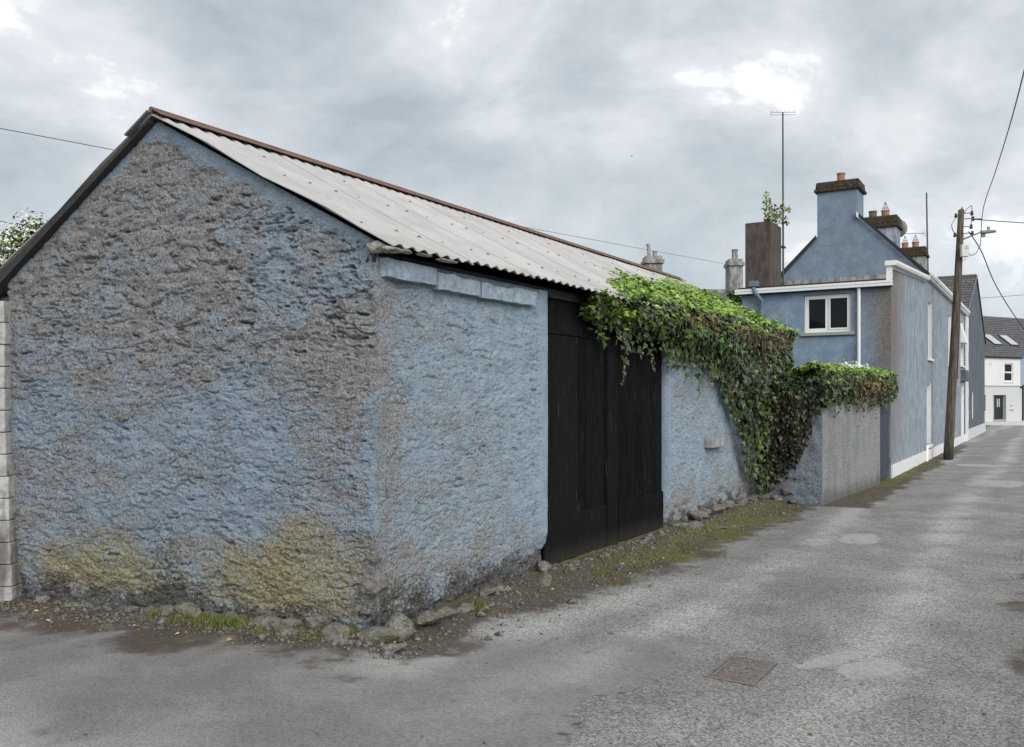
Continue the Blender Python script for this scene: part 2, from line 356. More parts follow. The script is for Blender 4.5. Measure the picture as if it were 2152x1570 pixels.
def f_brown(tt, bs):
    p = tt.pos(); v = tt.scl(p, (1, 1, .35)); n = tt.noise(v, 8, 6, .7); f = tt.noise(p, 50, 4, .7)
    c = tt.mix(tt.ss(n, .35, .65), (.055, .042, .037), (.10, .08, .07)); c = tt.mix(tt.ss(f, .56, .70, 0, .6), c, (.17, .15, .13))
    tt.l.new(c, bs.inputs['Base Color']); tt.l.new(tt.bump(f, .02, .7), bs.inputs['Normal'])
M['brown'] = mat('brown_roughcast', f_brown, rough=.95)
def f_greyc(tt, bs):
    p = tt.pos(); n = tt.noise(tt.scl(p, (1, 1, .4)), 5, 6, .7)
    c = tt.mix(tt.ss(n, .35, .65), (.13, .125, .12), (.34, .34, .33)); tt.l.new(c, bs.inputs['Base Color'])
M['greyc'] = mat('weathered_chimney_render', f_greyc, rough=.9)
M['bluegreyc'] = mat('pale_blue_chimney_render', lambda tt, bs: tt.l.new(tt.mix(tt.ss(tt.noise(tt.scl(tt.pos(), (1, 1, .3)), 5, 6, .7), .4, .62), (.14, .16, .20), (.34, .37, .43)), bs.inputs['Base Color']), rough=.9)
def slate(dark, light):
    def f(tt, bs):
        p = tt.pos(); n = tt.noise(p, 3.2, 6, .7); r = tt.voro(p, 3.4, out='Color')
        c = tt.mix(tt.ss(n, .3, .7), dark, light)
        c = tt.mix(.22, c, tt.vm('SCALE', r, .12)); tt.l.new(c, bs.inputs['Base Color'])
    return f
M['slate'] = mat('roof_slate', slate((.06, .06, .066), (.125, .122, .128)), rough=.6)
M['mossslate'] = mat('mossy_slate', slate((.055, .045, .045), (.16, .14, .14)), rough=.8)
def f_pole(tt, bs):
    p = tt.pos(); v = tt.scl(p, (1, 1, .04)); n = tt.noise(v, 30, 6, .7, .3); f = tt.noise(v, 80, 4, .7)
    c = tt.mix(tt.ss(n, .38, .62), (.025, .02, .013), (.13, .105, .075)); c = tt.mix(tt.ss(f, .55, .7, 0, .6), c, (.22, .19, .15))
    c = tt.mix(tt.ss(tt.xyz(p)[2], .9, .0, 0, .6), c, (.035, .04, .018))
    tt.l.new(c, bs.inputs['Base Color']); tt.l.new(tt.bump(n, .01, .8), bs.inputs['Normal'])
M['pole'] = mat('creosoted_timber', f_pole, rough=.85)
M['cream'] = mat('cream_plastic', col=(.56, .56, .50), rough=.5)
M['yellow'] = mat('yellow_sticker', col=(.75, .50, .03), rough=.5)
M['iron'] = mat('cast_iron', lambda tt, bs: tt.l.new(tt.mix(tt.ss(tt.noise(tt.pos(), 60, 4, .7), .4, .6), (.10, .088, .082), (.22, .195, .18)), bs.inputs['Base Color']), rough=.7)
M['navy'] = mat('navy_painted_boards', lambda tt, bs: tt.l.new(speck(tt, (.03, .04, .062), .2, 12), bs.inputs['Base Color']), rough=.7)
M['dark_gap'] = mat('packed_grit', col=(.02, .018, .016), rough=1)
def f_leaf(tt, bs):
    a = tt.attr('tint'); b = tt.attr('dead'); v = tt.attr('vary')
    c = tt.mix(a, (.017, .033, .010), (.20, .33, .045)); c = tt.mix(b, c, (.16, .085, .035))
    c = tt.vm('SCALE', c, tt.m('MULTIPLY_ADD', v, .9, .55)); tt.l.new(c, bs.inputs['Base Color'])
    tt.l.new(tt.m('MULTIPLY_ADD', a, .10, .02), bs.inputs['Transmission Weight']) if False else None
M['leaf'] = mat('ivy_leaf', f_leaf, rough=.42)
M['stem'] = mat('ivy_stem', lambda tt, bs: tt.l.new(speck(tt, (.10, .06, .038), .3, 20), bs.inputs['Base Color']), rough=.9)
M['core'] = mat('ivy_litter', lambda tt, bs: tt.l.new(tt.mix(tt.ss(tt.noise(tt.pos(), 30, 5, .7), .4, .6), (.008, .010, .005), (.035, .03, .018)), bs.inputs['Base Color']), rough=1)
M['blossom'] = mat('white_blossom', col=(.75, .76, .70), rough=.8)
M['treeleaf'] = mat('tree_leaf', f_leaf, rough=.55)
M['bark'] = mat('bark', lambda tt, bs: tt.l.new(speck(tt, (.09, .07, .05), .3, 20), bs.inputs['Base Color']), rough=.95)
M['yleaf'] = mat('dry_leaf', lambda tt, bs: tt.l.new(tt.mix(tt.rnd(), (.42, .30, .10), (.50, .42, .24)), bs.inputs['Base Color']), rough=.8)
def f_grass(tt, bs):
    v = tt.attr('vary'); tt.l.new(tt.mix(v, (.05, .085, .015), (.22, .20, .05)), bs.inputs['Base Color'])
M['grass'] = mat('grass_blade', f_grass, rough=.8)
def f_road(tt, bs):
    p = tt.pos(); dirt = tt.attr('dirt'); moss = tt.attr('moss'); sm = tt.attr('smooth'); li = tt.attr('light'); ck = tt.attr('crack')
    v1 = tt.voro(p, 95, out='Color'); ch = tt.xyz(v1)[0]; d1_ = tt.voro(p, 95)
    big = tt.noise(p, 1.1, 7, .62, .2); mid = tt.noise(p, 5, 6, .65); fine = tt.noise(p, 75, 5, .75); vfine = tt.noise(p, 260, 2, .6)
    base = tt.mix(tt.ss(big, .34, .66), (.20, .197, .192), (.285, .281, .272))
    base = tt.mix(tt.ss(li, .05, .95, 0, .85), base, (.43, .428, .415))
    base = tt.mix(tt.ss(mid, .52, .70, 0, .4), base, (.165, .162, .157))
    agg = tt.m('MULTIPLY', tt.m('SUBTRACT', ch, .45), tt.m('MULTIPLY_ADD', sm, -.75, 1.15))
    sp = tt.m('ADD', agg, tt.m('MULTIPLY', tt.m('SUBTRACT', fine, .5), tt.m('MULTIPLY_ADD', sm, -1.2, 2.3)))
    c = tt.vm('SCALE', base, tt.m('MAXIMUM', tt.m('ADD', 1., sp), .18))
    c = tt.mix(tt.ss(tt.m('ADD', ck, tt.m('MULTIPLY', tt.m('SUBTRACT', fine, .5), .6)), .45, .75, 0, .75), c, (.05, .048, .045))
    dm = tt.ss(tt.m('ADD', dirt, tt.m('ADD', tt.m('MULTIPLY', tt.m('SUBTRACT', mid, .5), 1.3), tt.m('MULTIPLY', tt.m('SUBTRACT', fine, .5), .9))), .30, .80, 0, .93)
    soil = tt.mix(tt.ss(fine, .38, .62), (.030, .022, .017), (.135, .10, .075))
    soil = tt.mix(tt.ss(vfine, .62, .72, 0, .7), soil, (.30, .26, .21))
    c = tt.mix(dm, c, soil)
    mm = tt.ss(tt.m('ADD', moss, tt.m('ADD', tt.m('MULTIPLY', tt.m('SUBTRACT', tt.noise(p, 9, 6, .7), .5), 1.9), tt.m('MULTIPLY', tt.m('SUBTRACT', fine, .5), .8))), .38, .75, 0, .9)
    c = tt.mix(mm, c, tt.mix(tt.ss(fine, .35, .62), (.035, .045, .010), (.21, .205, .045)))
    tt.l.new(c, bs.inputs['Base Color'])
    h = tt.m('ADD', tt.m('MULTIPLY', d1_, -1.2), tt.m('ADD', tt.m('MULTIPLY', fine, 1.6), tt.m('MULTIPLY', mid, .8)))
    tt.l.new(tt.bump(h, .012, .8), bs.inputs['Normal'])
M['road'] = mat('worn_lane_asphalt', f_road, rough=.88)
M['farground'] = mat('far_ground', lambda tt, bs: tt.l.new(tt.mix(tt.noise(tt.pos(), .3, 5), (.10, .10, .095), (.14, .145, .12)), bs.inputs['Base Color']), rough=.95)

# ---------------------------------------------------------------- ground
def gz(x, y):
    """height of the ground"""
    x = np.asarray(x, float); y = np.asarray(y, float)
    gy = -.1285 / .9917 * -x                                           # gable line
    gd = (x * -.1285 + (-y) * .9917) if False else (y * -1 + .1296 * x)   # distance in front of the gable line (x<0)
    z = .012 * fbm(x * .7, y * .7, 3.1, 3)
    z = z - .11 * sst(0, -3.8, x) * sst(3, -1, y) * sst(-6, -1, y)
    bank = .075 * sst(.55, .05, x) * sst(.2, 1.2, y) * sst(15, 14, y) * (x > -.5)
    z = z + bank + .035 * sst(.35, 0, gd) * (x < .1) * (y < .3)
    z = z - .15 * sst(44, 56, y)
    z = z + .05 * sst(3.7, 4.3, x)
    return z
def ground():
    xs = np.concatenate([np.arange(-7, -4.3, .12), np.arange(-4.3, 4.6, .03), np.arange(4.6, 14, .25)])
    ys = [-5.5]
    while ys[-1] < 62: ys.append(ys[-1] + max(.028, .0052 * (ys[-1] + 5.5)))
    ys = np.array(ys); X, Y = np.meshgrid(xs, ys); nx, ny = len(xs), len(ys)
    d_ = 1.0 * fbm(X * 1.6, Y * 1.6, .7, 4); f_ = fbm(X * 5, Y * 5, 2.2, 3)
    Z = gz(X, Y)
    gd = -Y + .1296 * X
    dirt = np.zeros_like(X)
    dirt = np.maximum(dirt, 1.0 * sst(1.35, .10, gd + .55 * d_ + .12 * f_) * sst(1.0, .2, X + .3 * d_))        # in front of the gable
    edge = .42 + .42 * sst(0, 4, Y) + .12 * sst(4, 8, Y)
    dirt = np.maximum(dirt, 1.05 * sst(edge + .45, edge - .35, X + .30 * d_ + .1 * f_) * sst(-.9, -.1, Y) * (Y < 9.7))
    dirt = np.maximum(dirt, .95 * sst(1.95, 1.45, X + .15 * d_) * (Y > 9.5) * sst(40, 24, Y))
    dirt = np.maximum(dirt, .80 * sst(3.62, 4.25, X + .35 * d_ + .12 * f_))
    dirt = np.maximum(dirt, .5 * sst(-3.2, -5, X + .3 * d_))
    moss = (.64 + .42 * np.clip(fbm(X * 2.6, Y * 2.2, 6.6, 3), -1, 1)) * sst(1.15, .70, X + .25 * d_) * sst(1.0, 2.2, Y + .5 * d_) * sst(10, 9, Y) * (.55 + .45 * sst(2.6, 4.5, Y)) * sst(.05, .22, X)
    moss = np.maximum(moss, .62 * sst(1.7, 1.35, X + .1 * d_) * (Y > 13) * sst(24, 18, Y))
    moss = np.maximum(moss, .75 * sst(.40, .1, gd + .1 * d_) * (X < 0) * sst(-2.9, -1.9, X))
    moss = np.maximum(moss, .55 * sst(3.8, 4.3, X + .3 * d_) * sst(-.2, .5, d_))
    yb = 2.0 + .16 * f_ + .10 * np.sin(Y * 3)
    smooth = (X < yb) * sst(1.5, .2, Y + .5 * d_) * 1.0
    light = .75 * np.exp(-((X - 1.55 - .15 * np.sin(Y * .35)) / .28) ** 2) + .8 * np.exp(-((X - 2.95 - .1 * np.sin(Y * .3 + 1)) / .3) ** 2)
    light = light * (.75 + .6 * d_) * sst(-3, 2, Y)
    light = np.maximum(light, .9 * np.exp(-((X - .55 - .55 * np.maximum(Y + .3, 0) * .35) / .35) ** 2) * sst(-1.4, -.3, Y) * sst(5, 2, Y) * (.6 + .5 * d_))
    light = np.maximum(light, .75 * sst(-.1, .5, d_ + .3) * sst(1.4, .2, X) * sst(-1.6, -2.6, Y))
    # pale repair patches
    for cx, cy, a, b, th in [(2.90, 1.25, .075, .44, .48), (3.10, 1.05, .13, .26, .5), (2.1, 6.4, .2, .42, 0), (3.3, 15, .3, .8, .1), (2.5, 20, .5, .5, 0)]:
        u = (X - cx) * math.cos(th) - (Y - cy) * math.sin(th); v = (X - cx) * math.sin(th) + (Y - cy) * math.cos(th)
        q = (np.abs(u / a) ** 3 + np.abs(v / b) ** 3) ** (1 / 3) + .22 * f_
        pm = sst(1.05, .92, q); light = np.maximum(light, pm * .8); smooth = np.maximum(smooth, pm * .9)
        dirt = np.maximum(dirt, .30 * np.exp(-((q - 1.08) / .06) ** 2))
    crack = .8 * np.exp(-((X - yb) / .018) ** 2) * sst(.8, -.2, Y) * sst(-2.2, -1, Y)
    c1 = fbm(X * .9 + 4, Y * .5, 9.1, 4); crack = np.maximum(crack, .62 * np.exp(-(c1 / .028) ** 2) * sst(-.5, .2, fbm(X * .6, Y * .4, 5.5, 2)) * (X > 1) * (X < 3.6))
    c2 = fbm(X * 1.3 + 9, Y * .7, 1.1, 4); crack = np.maximum(crack, .62 * np.exp(-(c2 / .026) ** 2) * sst(.1, .6, fbm(X * .5, Y * .5, 8.5, 2)) * (X > 1) * (X < 3.6))
    # asphalt flatness, rough verge
    Z = Z + .010 * dirt * fbm(X * 9, Y * 9, 1, 3) + .012 * moss * np.maximum(fbm(X * 12, Y * 12, 4, 3), -.2) - .006 * crack
    idx = np.arange(nx * ny).reshape(ny, nx)
    F = np.stack([idx[:-1, :-1], idx[:-1, 1:], idx[1:, 1:], idx[1:, :-1]], -1).reshape(-1, 4)
    V = np.stack([X, Y, Z], -1).reshape(-1, 3)
    me = mesh('lane', V, F, M['road'], True, {'dirt': dirt, 'moss': moss, 'smooth': smooth, 'light': light, 'crack': crack})
    tag(link('road', me), 'worn grey asphalt lane running past the barn', None, None, 'structure')
ground()
me = mesh('ground', [(-900, -900, -.35), (900, -900, -.35), (900, 1200, -.35), (-900, 1200, -.35)], [(0, 1, 2, 3)], M['farground'])
tag(link('ground', me), 'open ground beyond the lane', None, None, 'structure')

# ---------------------------------------------------------------- barn
barn = thing('barn', (-1.9, 5.6, 0), 'long blue washed stone barn with pale corrugated roof and black double gate', 'barn')
LC = Vector((-3.83, -.4963, 0)); UG = 3.862                     # rear corner of the gable
gdir = Vector((-.9917, -.1285, 0)); gn = Vector((-.1285, .9917, 0)) * -1
gn = Vector((.1285, -.9917, 0))                                # outward (towards the lane junction)
def corner_d(z): return .018 * fbm(z * 3.1, 4.4, 1.2, 4) + .020 * pn(z * 9, 2.2, .3) + .02 * sst(.55, .1, z)
def rubble(u, z, seed, amp=1.):
    wx = u + .05 * fbm(u * 4, z * 4, seed + 2., 2); wz = z + .035 * fbm(u * 3, z * 5, seed + 5., 2)
    big = .017 * fbm(u * 1.1, z * 1.3, seed, 3)
    led = fbm(wx * 3.0, wz * 7.5, seed + 1., 3); led = .0070 * np.tanh(led * 3.4)
    led2 = fbm(wx * 9, wz * 19, seed + 3., 2); led2 = .0042 * np.tanh(led2 * 3)
    cr = fbm(wx * 6.5, wz * 17, seed + 8., 3); crev = -.030 * sst(.62, .76, cr) - .014 * sst(.36, .48, fbm(wx * 12, wz * 27, seed + 11., 2))
    har = .0050 * fbm(u * 42, z * 50, seed + 4., 2, .7)
    jn = fbm(wx * 2.6, wz * 6.5, seed + 14., 3); jm = sst(-.15, .25, fbm(u * 2.2, z * 3.1, seed + 17., 2))
    joint = -.020 * np.exp(-(jn / .055) ** 2) * jm
    return big + amp * (led + led2 + crev + joint) + har
def roof_z(u):                                                   # gable top along u from the lane corner
    return np.where(u < 2.07, 2.80 + (3.915 - 2.80) * u / 2.07, 3.915 + (2.76 - 3.915) * (u - 2.07) / (UG - 2.07))
def gable_wall():
    nu, nz = 480, 470
    u = np.linspace(0, UG, nu); v = np.linspace(0, 1, nz); U, Vv = np.meshgrid(u, v)
    Z = -.22 + (roof_z(U) + .22) * Vv
    top = roof_z(U) - Z
    near_rake = sst(.22, .06, top + .10 * fbm(U * 3.3, Z * 3.3, .3, 4) + .07 * sst(2.1, 2.3, U))   # plastered band under the verge
    holes = sst(1.6, 2.3, Z) * sst(3.4, 3.0, Z)
    D = rubble(U, Z, 1.7, .9 + .55 * holes)
    D = D * (1 - .8 * near_rake) + .012 * near_rake
    low = sst(.34, .05, Z + .16 * fbm(U * 2.3, Z * 2, 8.8, 3)); D = D - .03 * low + .035 * low * fbm(U * 7, Z * 9, 2.5, 3)
    e = sst(0, .10, U); D = corner_d(Z) * (1 - e) + D * e
    CD = corner_d(Z) * (1 - e)
    P = np.stack([gdir.x * U + gn.x * D + CD, gdir.y * U + gn.y * D, Z], -1).reshape(-1, 3)
    idx = np.arange(nu * nz).reshape(nz, nu)
    F = np.stack([idx[:-1, 1:], idx[:-1, :-1], idx[1:, :-1], idx[1:, 1:]], -1).reshape(-1, 4)
    b1_ = fbm(U * .9 + 1.3, Z * 1.1, 4.7, 4); b2_ = fbm(U * 2.6, Z * 3.4, 9.2, 4)
    paint = .40 + .26 * b1_ + .24 * b2_
    paint += .17 * sst(2.3, 1.4, Z) * sst(.45, 1.0, Z) * sst(3.9, 2.0, U)          # bluer belt in the middle
    paint += .18 * np.exp(-((U - 1.1) / .45) ** 2 - ((Z - 2.6) / .55) ** 2) - .22 * sst(1.7, 2.7, Z) * sst(.7, 1.7, U) + .03
    paint -= .28 * np.exp(-((U - .45) / .4) ** 2) * sst(2.5, 2.0, Z) * sst(1.2, 1.7, Z)
    paint = np.maximum(paint, near_rake * .95); paint = np.maximum(paint, .66 * sst(.17, .03, U + .10 * b2_) * sst(-.15, .25, fbm(Z * 1.7, 3.3, 8.1, 3)))
    lich = .95 * sst(1.02, .42, Z + .22 * b1_ + .15 * b2_ + .10 * U * .4) * sst(-.1, .18, Z) * np.clip(
        .90 * np.exp(-((U - .85) / .80) ** 2) + .74 * np.exp(-((U - 3.05) / .75) ** 2) + .42 * np.exp(-((U - 2.3) / .5) ** 2), 0, 1)
    grime = .72 * sst(.24, .02, Z + .12 * b2_) + .45 * np.exp(-((U - 2.0) / .22) ** 2) * sst(.95, .5, Z) + .18 * b2_ * sst(1.2, 2.2, Z) + .12
    grime = grime * (1 - near_rake)
    me = mesh('gable_wall', P - np.array(barn.location), F, M['wall'], True, {'paint': paint, 'lichen': lich, 'grime': grime, 'front_light': .35 * sst(.3, 0, U)})
    link('gable_wall', me, barn, barn.location)
gable_wall()
def front_wall(y0, y1, z1, step, seed, leftcorner, name='front_wall'):
    nu = int((y1 - y0) / step) + 1; nz = int((z1 + .2) / step) + 1
    u = np.linspace(y0, y1, nu); z = np.linspace(-.2, z1, nz); U, Z = np.meshgrid(u, z)
    D = .85 * rubble(U, Z, seed, .75)
    low = sst(.42, .10, Z + .16 * fbm(U * 2.3, Z * 2, 3.8, 3)); D = D - .03 * low + .05 * low * fbm(U * 7, Z * 9, 6.5, 3)
    CDy = 0 * U
    edge = np.zeros_like(U)
    if leftcorner:
        e = sst(0, .10, U); D = corner_d(Z) * (1 - e) + D * e; CDy = -corner_d(Z) * (1 - e)
        edge = sst(.16, .10, (y1 - U) + .02 * pn(Z * 4, 1.1, 1))
    else: edge = sst(.09, .05, (U - y0) + .02 * pn(Z * 4, 2.1, 1))
    edge = edge * sst(.25, .45, Z)
    D = D * (1 - .85 * edge) + .018 * edge
    Yc = U + CDy
    if leftcorner: D = np.c_[D, D[:, -1] * .3 - .06, D[:, -1] * 0 - .14]; Yc = np.c_[Yc, U[:, -1] + .004, U[:, -1] + .004]; U = np.c_[U, U[:, -1], U[:, -1]]; Z = np.c_[Z, Z[:, -1], Z[:, -1]]; edge = np.c_[edge, edge[:, -1], edge[:, -1]]
    else: D = np.c_[D[:, 0] * 0 - .14, D[:, 0] * .3 - .06, D]; Yc = np.c_[U[:, 0] - .004, U[:, 0] - .004, Yc]; U = np.c_[U[:, 0], U[:, 0], U]; Z = np.c_[Z[:, 0], Z[:, 0], Z]; edge = np.c_[edge[:, 0], edge[:, 0], edge]
    nu += 2
    P = np.stack([D, Yc, Z], -1).reshape(-1, 3)
    idx = np.arange(nu * nz).reshape(nz, nu)
    F = np.stack([idx[:-1, :-1], idx[:-1, 1:], idx[1:, 1:], idx[1:, :-1]], -1).reshape(-1, 4)
    b1_ = fbm(U * 1.2 + 3, Z * 1.4, 2.7, 4); b2_ = fbm(U * 3.4, Z * 4.4, 6.2, 4)
    paint = .62 + .18 * b1_ + .18 * b2_ - .26 * sst(.75, .35, Z)
    paint -= .30 * np.exp(-((U - .35) / .35) ** 2 - ((Z - 1.55) / .16) ** 2)
    paint += .1 * sst(1.2, 1.9, U) * leftcorner
    paint = paint - .28 * leftcorner * sst(.30, .05, U + .12 * b2_) * sst(-.35, .1, b1_); paint = np.maximum(paint, edge * 1.05)
    grime = .82 * sst(.58, .10, Z + .10 * b2_ + .08 * b1_) + .08 - .25 * edge
    if not leftcorner: grime = .80 * sst(.36, .10, Z + .17 * b2_) + .08
    lich = .3 * sst(.6, .2, Z + .2 * b2_) * sst(.9, .2, U) * leftcorner
    me = mesh(name, P - np.array(barn.location), F, M['wall'], True, {'paint': paint, 'lichen': lich, 'grime': grime, 'front_light': np.clip(.35 + .65 * sst(0, .5, U + .25 * b2_), 0, 1) if leftcorner else np.ones_like(U)})
    link(name, me, barn, barn.location)
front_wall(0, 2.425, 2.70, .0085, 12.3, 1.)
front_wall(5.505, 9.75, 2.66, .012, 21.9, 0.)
MB().box(-.45, -.0, 9.75, 11.2, -.2, 2.66).build('front_wall', M['bluestone'], barn)
# rest of the shell: jambs, rear wall, far gable, dark floor inside
m_ = MB(); m_.box(-.45, -.10, 2.0, 2.423, -.2, 2.62); m_.build('jamb', M['bluestone'], barn)
m_ = MB(); m_.box(-.45, -.10, 5.507, 5.9, -.2, 2.62); m_.build('jamb', M['bluestone'], barn)
MB().box(-4.15, -3.83, -.45, 11.2, -.3, 2.60).build('rear_wall', M['stone'], barn)
m_ = MB(); m_.prism([(-.46, -.2), (-.46, 2.62), (-2.09, 3.86), (-3.82, 2.60), (-3.82, -.2)], 10.85, 11.2); m_.build('far_gable_wall', M['stone'], barn)

# coping stones under the eave
for y0, y1, z0, z1, tilt in [(.03, .62, 2.555, 2.685, 0), (.63, 1.22, 2.53, 2.655, .01), (1.235, 1.72, 2.525, 2.645, .0), (1.732, 2.13, 2.53, 2.66, 0)]:
    o = piece('coping_stone', M['bluestone'], barn, -.02, .062, y0, y1, z0, z1)
    me = o.data
    import bmesh
    bm = bmesh.new(); bm.from_mesh(me); bmesh.ops.subdivide_edges(bm, edges=bm.edges, cuts=5, use_grid_fill=True)
    for v in bm.verts:
        q = v.co * 9 + Vector((0, y0 * 7, 0)); n_ = pn(q.x, q.y, q.z); v.co += v.normal * .020 * float(n_)
    bm.to_mesh(me); bm.free()
# projecting stones in the walls
ROCKS = []
_rp = random.Random(31)
PLN = [[Vector((_rp.gauss(0, 1), _rp.gauss(0, 1), _rp.gauss(0, 1) * 1.2)).normalized() for _ in range(9)] for _ in range(9)]
for k in range(9):
    bm = bmesh.new(); bmesh.ops.create_icosphere(bm, subdivisions=3, radius=.5)
    for v in bm.verts:
        c = v.co.copy(); n1 = float(pn(c.x * 1.6 + k * 3, c.y * 1.6, c.z * 1.6)); n2 = float(pn(c.x * 5 + k, c.y * 5, c.z * 5))
        q = c * (1 + .55 * n1 + .10 * n2)
        for pl in PLN[k]:
            dq = q.dot(pl) - .30
            if dq > 0: q = q - pl * dq * .92
        q = q * (1 + .05 * n2)      # cleaved faces
        v.co = q
    me = bpy.data.meshes.new('stone'); bm.to_mesh(me); bm.free(); me.materials.append(M['stone']); ROCKS.append(me)
BROCK = ROCKS[2].copy(); BROCK.materials.clear(); BROCK.materials.append(M['bluestone'])
def stone(x, y, z, sx, sy, sz, rz=0., parent=None, rx=0., name='stone', me=None):
    return link(name, me or random.choice(ROCKS), parent, (x, y, z), (rx, random.uniform(-.12, .12), rz), (sx, sy, sz))
o = piece('projecting_stone', M['greyc'], barn, -.02, .12, 6.84, 7.44, 1.005, 1.13, bevel=.008); o['label'] = 'squared grey stone sticking out of the wall right of the gate'
o = piece('lintel_stone', M['bluestone'], barn, -.02, .03, 6.98, 7.5, 1.93, 2.06, bevel=.01)
stone(-2.46, -.30, 1.54, .15, .10, .085, 0, barn)
stone(-.02, .0, .55, .16, .10, .05, .1, barn, me=ROCKS[4])
stone(-.03, .02, .36, .26, .2, .13, .4, barn)
# footing stones along the gable and the lane side
for u, off, z, sx, sy, sz in [(-.05, .10, .06, .34, .26, .16), (.24, .12, .05, .26, .2, .13), (.50, .10, .06, .2, .16, .12), (.72, .10, .04, .22, .15, .12), (.95, .08, .05, .28, .14, .09),
                              (1.05, .14, .0, .2, .13, .08), (1.25, .07, .03, .26, .16, .13), (1.5, .09, .02, .2, .14, .1), (1.72, .06, .02, .22, .14, .12), (1.92, .05, .02, .2, .12, .13),
                              (2.12, .05, .02, .16, .12, .12), (2.35, .04, .0, .2, .12, .10), (2.62, .05, -.01, .2, .13, .09), (2.85, .04, -.01, .16, .12, .12), (3.02, .06, -.02, .2, .12, .10),
                              (3.22, .04, -.03, .18, .13, .16), (3.40, .04, .03, .12, .1, .12), (3.5, .06, -.07, .2, .14, .1), (.15, .26, .0, .22, .14, .09), (.62, .22, -.02, .22, .16, .07)]:
    off = off * (.8 if (u < .3 or off > .2) else .35) + random.uniform(-.02, .02); stone(gdir.x * u + gn.x * off, gdir.y * u + gn.y * off, z - .015 * u + random.uniform(-.04, .02), sx * random.uniform(1., 1.5), sy * 1.25, sz * random.uniform(.9, 1.35), random.uniform(-.6, .6), barn, random.uniform(-.3, .3))
for y, x, z, sx, sy, sz in [(.10, .14, .06, .24, .34, .17), (.42, .15, .07, .2, .28, .14), (.66, .13, .05, .18, .22, .14), (.86, .16, .05, .14, .24, .10), (1.28, .10, .10, .16, .2, .1),
                            (1.50, .11, .06, .17, .24, .10), (1.62, .16, .04, .14, .26, .09), (2.02, .20, .06, .16, .36, .10), (1.1, .22, .01, .14, .2, .07), (2.35, .04, .12, .16, .14, .12),
                            (6.0, .22, .07, .16, .5, .12), (6.55, .30, .05, .15, .28, .07), (6.35, .10, .12, .15, .2, .16), (6.8, .08, .12, .14, .18, .14), (7.2, .12, .12, .14, .3, .12),
                            (7.6, .10, .12, .15, .3, .12), (8.05, .10, .12, .14, .24, .12), (8.5, .08, .12, .2, .3, .16), (8.95, .10, .12, .2, .3, .14), (5.7, .12, .07, .2, .2, .12)]:
    if y > 5.4: y += random.uniform(-.14, .14); x = x * random.uniform(.1, .9) + .01; z += random.uniform(-.05, .06); sx *= random.uniform(.8, 1.5); sy *= random.uniform(.6, 1.7); sz *= random.uniform(.7, 1.7)
    stone(x, y, z, sx, sy, sz, random.uniform(-.3, .3), barn, random.uniform(-.3, .3))
for i in range(26):
    y = 2.5 + i * .118 + random.uniform(-.03, .03); stone(random.uniform(.02, .16), y, .055 + .02 * random.random(), random.uniform(.06, .13), random.uniform(.08, .17), random.uniform(.05, .10), random.uniform(-1, 1), barn)
# loose stones out on the verge, each its own thing
for (x, y, s1, s2, s3, lb) in [(.30, -.22, .20, .15, .09, 'loose grey stone lying on the lane edge at the near corner of the barn'),
                               (.42, 6.2, .10, .36, .05, 'flat pale stone lying in the moss right of the black gate'),
                               (-.72, -.42, .11, .08, .05, 'small pale stone lying in the dirt before the yellowish gable foot')]:
    o = stone(x, y, float(gz(x, y)) + s3 * .3, s1, s2, s3, random.uniform(-1, 1), None, name='loose_stone'); tag(o, lb, 'stone', 'loose stones at the barn foot')

# gate
def gate_board(y0, y1, z0, z1, x0, x1, par):
    piece('plank', M['black'], par, x0 + random.uniform(-.004, .004), x1 + random.uniform(-.003, .003), y0 + .0022, y1 - .0022, z0, z1, bevel=.006)
def leaf_door(ya, yb, cuts, lab):
    z0, z1 = .09, 2.32
    g_ = MB().box(-.125, -.10, ya, yb, z0 + .01, z1 - .005).build('gate_leaf', M['black'], barn); g_['label'] = lab
    ys = [ya] + [ya + (yb - ya) * c for c in cuts] + [yb]
    for a, b in zip(ys, ys[1:]): gate_board(a, b, z0 + .42, z1, -.10, -.075, g_)
    gate_board(ya + .06, yb, z0 - .01, z0 + .445, -.078, -.050, g_)
    return g_
leaf_door(2.435, 3.84, [.155, .30, .43, .56, .70, .80, .90], 'left black gate leaf of vertical boards above a wide kick board')
leaf_door(4.12, 5.50, [.14, .27, .42, .55, .72, .86], 'right black gate leaf of vertical boards above a wide kick board')
piece('centre_post', M['black'], barn, -.11, -.035, 3.85, 4.11, .07, 2.52, bevel=.004)
tr = MB().box(-.13, -.10, 2.43, 5.5, 2.335, 2.74).build('transom', M['black'], barn)
y = 2.435
while y < 5.48:
    w = random.uniform(.10, .15); e = min(y + w, 5.5); gate_board(y, e, 2.335, 2.74 - .01, -.10, -.07, tr); y = e
piece('drip_board', M['black'], barn, -.10, -.062, 2.43, 3.84, 2.322, 2.345)
MB().box(-.25, -.14, 2.42, 5.51, -.1, 2.7).build('dark_interior', M['void'], barn)

